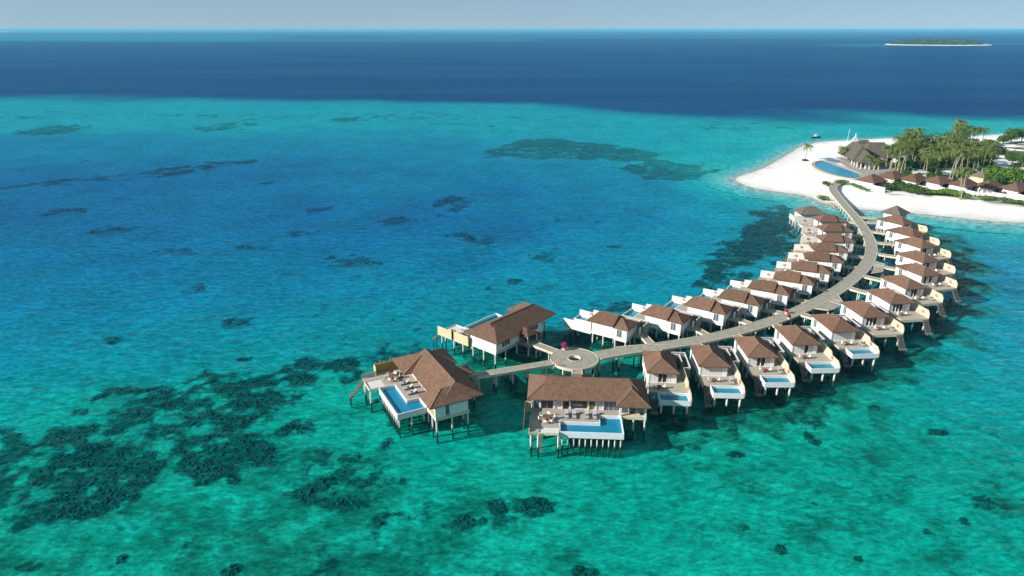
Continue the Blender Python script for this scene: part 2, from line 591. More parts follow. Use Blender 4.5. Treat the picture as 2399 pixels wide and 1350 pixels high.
# distant shoals on the horizon
SHOAL = np.zeros_like(GX)
for (u0, u1, v0, v1, k) in [(-900, 640, 83, 97, 0.9), (300, 1250, 90, 98, 0.55), (900, 2000, 86, 90.5, 0.5), (700, 2300, 79, 81.5, 0.55), (-900, 300, 74, 77, 0.35), (2300, 2900, 76, 78, 0.3), (1960, 2110, 104, 109, .75), (2310, 2420, 102, 105, 0.7), (1000, 1600, 72.5, 73.5, .4)]:
    a, b = at(u0, v1, 0), at(u1, v0, 0)
    tn0, tn1 = at(u0, v1, 0).x / at(u0, v1, 0).y, at(u1, v1, 0).x / at(u1, v1, 0).y
    tt = GX / GY + (fbm(np.log(GY) * 8, GX / GY * 6, 2) - .5) * .05
    inx = sstep(tn0 - 0.05, tn0 + 0.04, tt) * sstep(tn1 + 0.05, tn1 - 0.04, tt)
    iny = sstep(math.log(a.y) - 0.03, math.log(a.y) + 0.04, np.log(GY)) * sstep(math.log(b.y) + 0.06, math.log(b.y) - 0.04, np.log(GY))
    SHOAL = np.maximum(SHOAL, k * inx * iny)
BD = BD * (1 - SHOAL) + 0.05 * SHOAL
GZ = -BD + 0.25 * REEF * (BD > 0.5) * (fbm(GX * 0.9, GY * 0.9, 2) - 0.2)
verts = np.stack([GX, GY, GZ], -1).reshape(-1, 3)
ii = np.arange(NY * NX).reshape(NY, NX)
faces = np.stack([ii[:-1, :-1], ii[:-1, 1:], ii[1:, 1:], ii[1:, :-1]], -1).reshape(-1, 4)


def grid_object(name, verts, faces, mat, attrs=(), smooth=True):
    me = bpy.data.meshes.new(name)
    me.vertices.add(len(verts))
    me.vertices.foreach_set('co', verts.astype(np.float32).ravel())
    me.loops.add(faces.size)
    me.loops.foreach_set('vertex_index', faces.astype(np.int32).ravel())
    me.polygons.add(len(faces))
    me.polygons.foreach_set('loop_start', np.arange(0, faces.size, faces.shape[1], dtype=np.int32))
    me.polygons.foreach_set('loop_total', np.full(len(faces), faces.shape[1], np.int32))
    if smooth:
        me.polygons.foreach_set('use_smooth', np.ones(len(faces), bool))
    me.update(calc_edges=True)
    me.validate()
    for an, av in attrs:
        at_ = me.attributes.new(an, 'FLOAT', 'POINT')
        at_.data.foreach_set('value', av.astype(np.float32).ravel())
    me.materials.append(mat)
    o = bpy.data.objects.new(name, me)
    col.objects.link(o)
    return o


def bed_material():
    m, n, l = nodes_of('sea_bed')
    out = n.new('ShaderNodeOutputMaterial')
    p = n.new('ShaderNodeBsdfDiffuse')
    geo = n.new('ShaderNodeNewGeometry')

    def attr(a):
        x = n.new('ShaderNodeAttribute')
        x.attribute_name = a
        return x.outputs['Fac']

    def noise(scale, det, rough=0.6, st=(1, 1, 1)):
        mp = n.new('ShaderNodeMapping')
        mp.inputs['Scale'].default_value = st
        l.new(geo.outputs['Position'], mp.inputs[0])
        x = n.new('ShaderNodeTexNoise')
        x.inputs['Scale'].default_value = scale
        x.inputs['Detail'].default_value = det
        x.inputs['Roughness'].default_value = rough
        l.new(mp.outputs[0], x.inputs['Vector'])
        return x.outputs['Fac']

    def rng_(x, a, b, c=0.0, d=1.0):
        mr = n.new('ShaderNodeMapRange')
        mr.interpolation_type = 'SMOOTHSTEP'
        mr.inputs[1].default_value = a
        mr.inputs[2].default_value = b
        mr.inputs[3].default_value = c
        mr.inputs[4].default_value = d
        l.new(x, mr.inputs[0])
        return mr.outputs[0]

    def mix(f, a, b):
        mx = n.new('ShaderNodeMix')
        mx.data_type = 'RGBA'
        if hasattr(f, 'links'):
            l.new(f, mx.inputs[0])
        else:
            mx.inputs[0].default_value = f
        for i, c in ((6, a), (7, b)):
            if isinstance(c, tuple):
                mx.inputs[i].default_value = (*c, 1)
            else:
                l.new(c, mx.inputs[i])
        return mx.outputs[2]

    def math_(op, a, b):
        x = n.new('ShaderNodeMath')
        x.operation = op
        for i, c in enumerate((a, b)):
            if hasattr(c, 'links'):
                l.new(c, x.inputs[i])
            else:
                x.inputs[i].default_value = c
        return x.outputs[0]

    sand = mix(rng_(noise(0.05, 4), 0.35, 0.65), (0.66, 0.70, 0.59), (0.80, 0.82, 0.73))
    # thin weed and rubble on the sand, thicker on the near side and where villa shade is painted
    weed_shade = rng_(math_('ADD', noise(0.16, 6, 0.65), math_('MULTIPLY', attr('weed_shade'), 0.34)), 0.60, 0.86)
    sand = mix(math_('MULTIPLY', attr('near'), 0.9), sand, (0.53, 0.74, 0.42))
    sand = mix(math_('MULTIPLY', weed_shade, 0.75), sand, (0.16, 0.20, 0.10))
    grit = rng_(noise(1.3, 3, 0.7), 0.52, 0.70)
    sand = mix(math_('MULTIPLY', grit, math_('MULTIPLY', attr('weed_shade'), 0.4)), sand, (0.12, 0.14, 0.08))
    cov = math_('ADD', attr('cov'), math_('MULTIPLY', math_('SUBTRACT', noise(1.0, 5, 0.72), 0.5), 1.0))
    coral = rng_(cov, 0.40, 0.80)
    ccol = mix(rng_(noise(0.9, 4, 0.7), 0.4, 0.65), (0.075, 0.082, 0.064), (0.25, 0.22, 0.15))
    bedc = mix(math_('MULTIPLY', coral, attr('strength')), sand, ccol)  # coral tone fades with depth: painted veil of light scattered in the water
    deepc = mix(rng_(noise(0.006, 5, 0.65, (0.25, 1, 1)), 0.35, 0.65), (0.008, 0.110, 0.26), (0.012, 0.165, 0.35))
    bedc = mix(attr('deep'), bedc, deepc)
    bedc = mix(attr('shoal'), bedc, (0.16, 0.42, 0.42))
    l.new(bedc, p.inputs['Color'])
    l.new(p.outputs[0], out.inputs['Surface'])
    return m


# weed: grows on the near flats, and round the villas, where it also paints in their shade
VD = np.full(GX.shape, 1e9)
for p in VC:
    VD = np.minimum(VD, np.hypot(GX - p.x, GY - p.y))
VILLA_SHADE = sstep(16, 4, VD + (fbm(GX * .1, GY * .1, 3) - .5) * 10)
REEF = np.maximum(REEF, 0.55 * VILLA_SHADE * (BD > .9))  # coral thickened round the villas too, deepening the painted shade
WEED_SHADE = sstep(math.log(175), math.log(95), np.log(np.hypot(GX, GY))) * (0.40 - 0.05 * sstep(20, 60, GX) + 0.9 * (fbm(GX * 0.03, GY * 0.03, 3) - 0.5)) + 0.12
WEED_SHADE = np.clip(np.maximum(WEED_SHADE, VILLA_SHADE), 0, 1)
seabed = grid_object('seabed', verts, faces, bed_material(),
                     [('strength', 0.93 - 0.38 * sstep(2.2, 3.2, BD) - 0.30 * sstep(240, 330, np.hypot(GX, GY)) * sstep(2.6, 2.2, BD)), ('cov', coral_cover(GX, GY, REEF)), ('deep', DEEP), ('shoal', SHOAL), ('weed_shade', WEED_SHADE), ('near', sstep(math.log(200), math.log(110), np.log(np.hypot(GX, GY))))])
tag(seabed, 'pale sandy sea bed under the lagoon', None, None, 'structure')

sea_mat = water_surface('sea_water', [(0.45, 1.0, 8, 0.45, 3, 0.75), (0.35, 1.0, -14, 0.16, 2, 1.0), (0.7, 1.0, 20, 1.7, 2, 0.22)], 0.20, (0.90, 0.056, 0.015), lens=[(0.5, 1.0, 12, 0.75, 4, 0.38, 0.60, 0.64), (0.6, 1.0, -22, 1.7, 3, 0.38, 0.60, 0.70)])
sx = 90000
sea = MB().add([(-sx, -300, 0), (sx, -300, 0), (sx, 79000, 0), (-sx, 79000, 0)], [(0, 1, 2, 3)]).build('sea', sea_mat)
tag(sea, 'clear turquoise and blue lagoon and sea reaching the horizon', None, None, 'structure')

# ---------------------------------------------------------------- beach and island ground
bx = np.arange(SH[:, 0].min() - 20, 620, 1.6)
by = np.arange(SH[:, 1].min() - 20, SH[:, 1].max() + 30, 1.6)
BX, BY = np.meshgrid(bx, by)
SD = sdist(BX, BY, SH) + (fbm(BX * 0.06, BY * 0.06, 3) - 0.5) * 2.0
BZ = np.where(SD < 0, SD * 0.032, np.minimum(SD * 0.06, 0.75 + SD * 0.012))
BZ = np.minimum(BZ, 1.55) + 0.10 * (fbm(BX * 0.25, BY * 0.25, 3) - 0.5) * sstep(0, 4, SD)
keep = SD > -17
ii = np.arange(BX.size).reshape(BX.shape)
fk = keep[:-1, :-1] & keep[1:, :-1] & keep[:-1, 1:] & keep[1:, 1:]
faces = np.stack([ii[:-1, :-1], ii[:-1, 1:], ii[1:, 1:], ii[1:, :-1]], -1)[fk]
used = np.unique(faces)
remap = np.full(BX.size, -1)
remap[used] = np.arange(len(used))


def ground_z(x, y):
    s = float(sdist(np.array([x]), np.array([y]), SH)[0])
    return min(1.55, s * 0.032 if s < 0 else min(s * 0.06, 0.75 + s * 0.012))


# planted ground: polygon behind the beach
GREEN_PX = [(2010, 425), (2080, 452), (2180, 462), (2280, 470), (2399, 484), (2600, 505), (2700, 340), (2399, 330), (2300, 340), (2060, 345), (2040, 400)]
gp = np.array([at(u, v, 1.4).to_2d()[:] for u, v in GREEN_PX])
GRN = sstep(-3, 6, sdist(BX, BY, gp) + (fbm(BX * 0.08, BY * 0.08, 3) - 0.5) * 14)


def sand_material():
    m, n, l = nodes_of('beach_sand')
    out = n.new('ShaderNodeOutputMaterial')
    p = n.new('ShaderNodeBsdfDiffuse')
    geo = n.new('ShaderNodeNewGeometry')
    nz = n.new('ShaderNodeTexNoise')
    nz.inputs['Scale'].default_value = 0.12
    nz.inputs['Detail'].default_value = 6
    l.new(geo.outputs['Position'], nz.inputs['Vector'])
    rp = n.new('ShaderNodeValToRGB')
    rp.color_ramp.elements[0].position = 0.35
    rp.color_ramp.elements[1].position = 0.65
    rp.color_ramp.elements[0].color = (0.74, 0.72, 0.67, 1)
    rp.color_ramp.elements[1].color = (0.84, 0.825, 0.79, 1)
    l.new(nz.outputs['Fac'], rp.inputs[0])
    sxyz = n.new('ShaderNodeSeparateXYZ')
    l.new(geo.outputs['Position'], sxyz.inputs[0])
    ad = n.new('ShaderNodeMath')            # wash lines and drifts left by the tide
    ad.operation = 'MULTIPLY_ADD'
    ad.inputs[1].default_value = 0.35
    l.new(nz.outputs['Fac'], ad.inputs[0])
    l.new(sxyz.outputs['Z'], ad.inputs[2])
    r2 = n.new('ShaderNodeValToRGB')
    e = r2.color_ramp.elements
    e[0].position, e[0].color = 0.06, (0.97, 0.97, 0.97, 1)
    e[1].position, e[1].color = 0.95, (1, 1, 1, 1)
    for ps, k in [(0.16, 0.84), (0.21, 0.70), (0.32, 0.80), (0.46, 0.90), (0.49, 0.82), (0.53, 0.93), (0.66, 0.96), (0.70, 0.90), (0.74, 0.97)]:
        q = e.new(ps)
        q.color = (k, k * 0.99, k * 0.97, 1)
    l.new(ad.outputs[0], r2.inputs[0])
    mx = n.new('ShaderNodeMix')
    mx.data_type = 'RGBA'
    mx.blend_type = 'MULTIPLY'
    mx.inputs[0].default_value = 1.0
    l.new(rp.outputs[0], mx.inputs[6])
    l.new(r2.outputs[0], mx.inputs[7])
    a = n.new('ShaderNodeAttribute')
    a.attribute_name = 'green'
    n2 = n.new('ShaderNodeTexNoise')
    n2.inputs['Scale'].default_value = 0.10
    n2.inputs['Detail'].default_value = 5
    l.new(geo.outputs['Position'], n2.inputs['Vector'])
    mr2 = n.new('ShaderNodeMapRange')
    mr2.inputs[1].default_value = 0.46
    mr2.inputs[2].default_value = 0.56
    l.new(n2.outputs['Fac'], mr2.inputs[0])
    mu = n.new('ShaderNodeMath')
    mu.operation = 'MULTIPLY'
    l.new(a.outputs['Fac'], mu.inputs[0])
    l.new(mr2.outputs[0], mu.inputs[1])
    mx2 = n.new('ShaderNodeMix')
    mx2.data_type = 'RGBA'
    mx2.inputs[7].default_value = (0.085, 0.10, 0.035, 1)
    l.new(mu.outputs[0], mx2.inputs[0])
    l.new(mx.outputs[2], mx2.inputs[6])
    l.new(mx2.outputs[2], p.inputs['Color'])
    l.new(p.outputs[0], out.inputs['Surface'])
    return m


beach = grid_object('beach', np.stack([BX, BY, BZ], -1).reshape(-1, 3)[used], remap[faces], sand_material(), [('green', GRN.ravel()[used])])
tag(beach, 'white sand beach and island ground', None, None, 'structure')

# ---------------------------------------------------------------- building materials
def shingles(name, c1, c2, course=0.34):
    """wooden roof shingles: fine courses down the slope, tone varying from piece to piece"""
    m, n, l = nodes_of(name)
    out = n.new('ShaderNodeOutputMaterial')
    p = n.new('ShaderNodeBsdfPrincipled')
    p.inputs['Roughness'].default_value = 0.85
    p.inputs['Specular IOR Level'].default_value = 0.15
    l.new(p.outputs[0], out.inputs['Surface'])
    tc = n.new('ShaderNodeTexCoord')
    vo = n.new('ShaderNodeTexVoronoi')
    vo.inputs['Scale'].default_value = 3.2
    l.new(tc.outputs['Object'], vo.inputs['Vector'])
    nz = n.new('ShaderNodeTexNoise')
    nz.inputs['Scale'].default_value = 0.9
    nz.inputs['Detail'].default_value = 5
    l.new(tc.outputs['Object'], nz.inputs['Vector'])
    sp = n.new('ShaderNodeSeparateColor')
    l.new(vo.outputs['Color'], sp.inputs[0])
    ad = n.new('ShaderNodeMath')
    ad.operation = 'MULTIPLY_ADD'
    ad.inputs[1].default_value = 0.45
    l.new(sp.outputs[0], ad.inputs[0])
    m2 = n.new('ShaderNodeMath')
    m2.operation = 'MULTIPLY'
    m2.inputs[1].default_value = 0.62
    l.new(nz.outputs['Fac'], m2.inputs[0])
    l.new(m2.outputs[0], ad.inputs[2])
    rp = n.new('ShaderNodeValToRGB')
    rp.color_ramp.elements[0].position = 0.2
    rp.color_ramp.elements[1].position = 0.8
    rp.color_ramp.elements[0].color = (*c2, 1)
    rp.color_ramp.elements[1].color = (*c1, 1)
    l.new(ad.outputs[0], rp.inputs[0])
    oi = n.new('ShaderNodeObjectInfo')
    hs = n.new('ShaderNodeHueSaturation')
    mr = n.new('ShaderNodeMapRange')
    mr.inputs[3].default_value = 0.88
    mr.inputs[4].default_value = 1.12
    l.new(oi.outputs['Random'], mr.inputs[0])
    l.new(mr.outputs[0], hs.inputs['Value'])
    l.new(rp.outputs[0], hs.inputs['Color'])
    l.new(hs.outputs[0], p.inputs['Base Color'])
    wv = n.new('ShaderNodeTexWave')
    wv.bands_direction = 'Z'
    wv.wave_profile = 'SAW'
    wv.inputs['Scale'].default_value = 1.9
    wv.inputs['Distortion'].default_value = 0.6
    l.new(tc.outputs['Object'], wv.inputs['Vector'])
    bp = n.new('ShaderNodeBump')
    bp.inputs['Strength'].default_value = 0.5
    bp.inputs['Distance'].default_value = 0.05
    l.new(wv.outputs['Fac'], bp.inputs['Height'])
    l.new(bp.outputs[0], p.inputs['Normal'])
    return m


def pile_mat(name, c1, c2, **kw):
    """pale concrete, dark stain at the waterline, green growth below it"""
    m = surf(name, c1, c2, **kw)
    n, l = m.node_tree.nodes, m.node_tree.links
    p = next(x for x in n if x.type == 'BSDF_PRINCIPLED')
    src = p.inputs['Base Color'].links[0].from_socket
    geo = n.new('ShaderNodeNewGeometry')
    sx_ = n.new('ShaderNodeSeparateXYZ')
    l.new(geo.outputs['Position'], sx_.inputs[0])
    mr = n.new('ShaderNodeMapRange')
    mr.inputs[1].default_value = -0.5
    mr.inputs[2].default_value = -0.05
    l.new(sx_.outputs['Z'], mr.inputs[0])
    mx = n.new('ShaderNodeMix')
    mx.data_type = 'RGBA'
    mx.inputs[6].default_value = (0.10, 0.15, 0.09, 1)
    l.new(mr.outputs[0], mx.inputs[0])
    l.new(src, mx.inputs[7])
    l.new(mx.outputs[2], p.inputs['Base Color'])
    return m


M = {}
M['roof'] = shingles('brown_shingle', (0.185, 0.108, 0.070), (0.110, 0.064, 0.042))
M['roof_grey'] = shingles('grey_shingle', (0.16, 0.135, 0.105), (0.09, 0.075, 0.06))
M['roof_dark'] = shingles('dark_brown_shingle', (0.16, 0.088, 0.06), (0.09, 0.05, 0.038))
M['ridge'] = surf('ridge_cap_brown', (0.19, 0.115, 0.08), rough=0.85, scale=6)
M['white'] = surf('white_render', (0.80, 0.79, 0.76), (0.66, 0.645, 0.61), rough=0.75, scale=1.6, stretch=(1, 1, 0.22), bump=0.05)
M['trim'] = surf('white_trim', (0.78, 0.77, 0.73), rough=0.6, scale=3)
M['cream'] = surf('cream_timber_wall', (0.66, 0.50, 0.31), (0.52, 0.38, 0.22), rough=0.75, scale=2.2, stretch=(1, 1, 9), bump=0.2)
M['pale'] = surf('pale_timber_wall', (0.62, 0.50, 0.37), (0.52, 0.41, 0.30), rough=0.75, scale=2.2, stretch=(1, 1, 9), bump=0.2)
M['blush'] = surf('pale_blush_wall', (0.76, 0.70, 0.64), (0.68, 0.62, 0.56), rough=0.75, scale=1.5, stretch=(1, 1, 6))
M['brown_wall'] = surf('brown_timber_wall', (0.23, 0.12, 0.075), (0.15, 0.075, 0.05), rough=0.75, scale=2.2, stretch=(1, 1, 9), bump=0.2)
M['grey_wall'] = surf('grey_timber_wall', (0.30, 0.27, 0.24), (0.20, 0.18, 0.16), rough=0.8, scale=2.4, stretch=(1, 1, 8), bump=0.2)
M['deck'] = surf('deck_boards', (0.42, 0.38, 0.30), (0.30, 0.27, 0.21), rough=0.8, scale=1.3, stretch=(8, 0.6, 1), bump=0.25, bscale=4)
M['jetty'] = surf('jetty_boards', (0.35, 0.325, 0.265), (0.23, 0.215, 0.175), rough=0.85, scale=0.9, stretch=(1, 1, 1), detail=6, bump=0.2, bscale=7, coords='World')
M['beam'] = surf('timber_beam', (0.66, 0.575, 0.42), (0.52, 0.44, 0.31), rough=0.8, scale=1.4)
M['pile'] = pile_mat('concrete_pile', (0.66, 0.63, 0.57), (0.52, 0.50, 0.45), rough=0.85, scale=1.5, wet=(0.2, 0.75, (0.035, 0.04, 0.035)), bump=0.2)
M['floor'] = surf('interior_floor', (0.45, 0.33, 0.20), rough=0.5, scale=1.5)
M['glass'] = surf('dark_glazing', (0.02, 0.025, 0.028), (0.012, 0.015, 0.017), rough=0.06, scale=1, spec=0.6)
M['glass_blue'] = surf('bluish_glazing', (0.12, 0.17, 0.19), (0.07, 0.10, 0.12), rough=0.08, scale=0.7, spec=0.6)
M['curtain'] = surf('white_curtain', (0.74, 0.73, 0.69), (0.46, 0.46, 0.46), rough=0.9, scale=2.0, stretch=(4.5, 4.5, 0.1), detail=2)
M['frame'] = surf('dark_metal_frame', (0.06, 0.055, 0.05), rough=0.5, scale=3)
M['pool_wall'] = surf('pool_shell', (0.70, 0.72, 0.72), (0.60, 0.63, 0.64), rough=0.6, scale=1.2)
M['tile'] = surf('blue_pool_tile', (0.008, 0.235, 0.32), (0.005, 0.18, 0.28), rough=0.4, scale=1.2)
M['tile_dark'] = surf('deep_blue_pool_tile', (0.02, 0.20, 0.36), (0.012, 0.15, 0.30), rough=0.4, scale=1.2)
M['tile_pale'] = surf('pale_pool_ledge', (0.07, 0.43, 0.47), (0.05, 0.38, 0.43), rough=0.4, scale=1.2)
M['pool_water'] = water_surface('pool_water', [(1, 1, 0, 1.6, 2, 0.03)], 0.45, rough=0.03)
M['net'] = surf('white_net', (0.62, 0.62, 0.60), (0.50, 0.50, 0.49), rough=0.9, scale=6)
M['orange'] = surf('orange_ring', (0.75, 0.17, 0.06), (0.66, 0.14, 0.05), rough=0.5, scale=4)
M['wood'] = surf('brown_wood', (0.24, 0.10, 0.06), (0.16, 0.065, 0.04), rough=0.5, scale=4)
M['teak'] = surf('teak_frame', (0.42, 0.26, 0.13), rough=0.6, scale=4)
M['cushion'] = surf('grey_cushion', (0.40, 0.40, 0.44), rough=0.9, scale=4)
M['cushion_white'] = surf('white_cushion', (0.74, 0.73, 0.70), rough=0.9, scale=4)
M['blue_cloth'] = surf('navy_towel', (0.05, 0.07, 0.16), rough=0.95, scale=5)
M['yellow'] = surf('yellow_fabric', (0.72, 0.52, 0.03), (0.60, 0.43, 0.03), rough=0.9, scale=4)
M['pink'] = foliage('pink_bracts', (0.42, 0.02, 0.14), (0.62, 0.06, 0.26))
M['red'] = foliage('red_bracts', (0.50, 0.02, 0.03), (0.66, 0.08, 0.07))
M['bamboo'] = surf('bamboo_cane', (0.62, 0.44, 0.14), (0.44, 0.30, 0.09), rough=0.7, scale=5)
M['stair'] = surf('stair_timber', (0.18, 0.165, 0.145), (0.12, 0.11, 0.10), rough=0.8, scale=3)
M['dark'] = surf('dark_interior', (0.035, 0.035, 0.045), rough=0.8, scale=2)

PILE_BOT = -5.2
PILE = MB().tube([(0, 0, PILE_BOT), (0, 0, 2.78)], 0.17, 8).v
_pile_mesh = {}


def add_pile(parent, x, y, top, r=0.17):
    key = (round(top, 2), round(r, 2))
    if key not in _pile_mesh:
        o = MB().tube([(0, 0, PILE_BOT), (0, 0, top)], r, 8).build('pile', M['pile'], None)
        _pile_mesh[key] = o.data
        bpy.data.objects.remove(o)
    o = bpy.data.objects.new('pile', _pile_mesh[key])
    col.objects.link(o)
    o.parent = parent
    o.location = (x, y, 0)
    return o


DZ = 3.2      # deck level
EZ = 5.6      # eaves


class Part:
    """adds parts to a thing, mirrored left to right when m = -1"""
    def __init__(s, root, m):
        s.root, s.m = root, m

    def __call__(s, name, mb, mat, parent=None):
        if s.m < 0 and mat == 'pale':
            mat = 'blush'
        if s.m < 0:
            mb.mirror()
        return mb.build(name, M[mat], parent or s.root)

    def pile(s, x, y, top=2.75, r=0.17):
        return add_pile(s.root, s.m * x, y, top, r)


def pool_parts(P, x0, x1, y0, y1, zt, zb, wt=0.13, ledge=0.28, dark='tile'):
    """a hanging pool: shell with a cavity, tiled floor, pale ledge, water"""
    sh = MB()
    sh.box(x0, x1, y0, y0 + wt, zb, zt - 0.05)
    sh.box(x0, x1, y1 - wt, y1, zb, zt)
    sh.box(x0, x0 + wt, y0 + wt, y1 - wt, zb, zt)
    sh.box(x1 - wt, x1, y0 + wt, y1 - wt, zb, zt)
    sh.box(x0 + wt, x1 - wt, y0 + wt, y1 - wt, zb, zb + 0.14)
    b = P('pool_basin', sh, 'pool_wall')
    P('pool_floor', MB().box(x0 + wt + .004, x1 - wt - .004, y0 + wt + .004, y1 - wt - .004, zb + 0.15, zt - .55), dark, b)
    t = MB().box(x0 + wt + .002, x0 + wt + ledge, y0 + wt + .002, y1 - wt - .002, zt - .548, zt - .26)
    t.box(x0 + wt + ledge + .002, x1 - wt - .002, y0 + wt + .002, y0 + wt + ledge * .75, zt - .548, zt - .24)
    P('pool_ledge', t, 'tile_pale', b)
    P('pool_water', MB().add([(x0 + wt, y0 + wt, zt - .09), (x1 - wt, y0 + wt, zt - .09), (x1 - wt, y1 - wt, zt - .09), (x0 + wt, y1 - wt, zt - .09)], [(0, 1, 2, 3)]), 'pool_water', b)
    return b


def stair(P, x0, x1, ya, yb, za, zb, n=9, name='stair'):
    """open timber stair from (ya, za) down to (yb, zb), with stringers and treads"""
    s = MB()
    for sx_ in (x0, x1 - 0.07):
        s.add([(sx_, ya, za - .22), (sx_ + .07, ya, za - .22), (sx_ + .07, ya, za), (sx_, ya, za), (sx_, yb, zb - .22), (sx_ + .07, yb, zb - .22), (sx_ + .07, yb, zb), (sx_, yb, zb)],
              [(0, 1, 2, 3), (7, 6, 5, 4), (0, 4, 5, 1), (3, 2, 6, 7), (0, 3, 7, 4), (1, 5, 6, 2)])
    o = P(name, s, 'stair')
    for k in range(n):
        t = (k + 0.5) / n
        y = ya + (yb - ya) * t
        z = za + (zb - za) * t
        P('tread', MB().box(x0 + .072, x1 - .072, y - .15, y + .15, z - .05, z), 'stair', o)
    return o


def window(P, face, a0, a1, z0, z1, pos, n=2):
    """a framed window in a wall; face 'x' lies in a plane of constant x"""
    f = MB()
    t = 0.06
    def bx(p0, p1, q0, q1, d0, d1):
        return (d0, d1, p0, p1, q0, q1) if face == 'x' else (p0, p1, d0, d1, q0, q1)
    s = 1 if pos[1] > 0 else -1
    d0, d1 = sorted((pos[0], pos[0] + s * 0.07))
    for (p0, p1, q0, q1) in [(a0, a1, z0, z0 + t), (a0, a1, z1 - t, z1), (a0, a0 + t, z0 + t, z1 - t), (a1 - t, a1, z0 + t, z1 - t)] + \
            [(a0 + (a1 - a0) * k / n - t / 2, a0 + (a1 - a0) * k / n + t / 2, z0 + t, z1 - t) for k in range(1, n)]:
        f.box(*bx(p0, p1, q0, q1, d0, d1))
    o = P('window', f, 'trim')
    d0, d1 = sorted((pos[0] + s * 0.005, pos[0] + s * 0.03))
    for k in range(n):
        p0 = a0 + (a1 - a0) * k / n + (t if k == 0 else t / 2) + .002
        p1 = a0 + (a1 - a0) * (k + 1) / n - (t if k == n - 1 else t / 2) - .002
        P('pane', MB().box(*bx(p0, p1, z0 + t + .002, z1 - t - .002, d0, d1)), 'glass_blue', o)
    return o


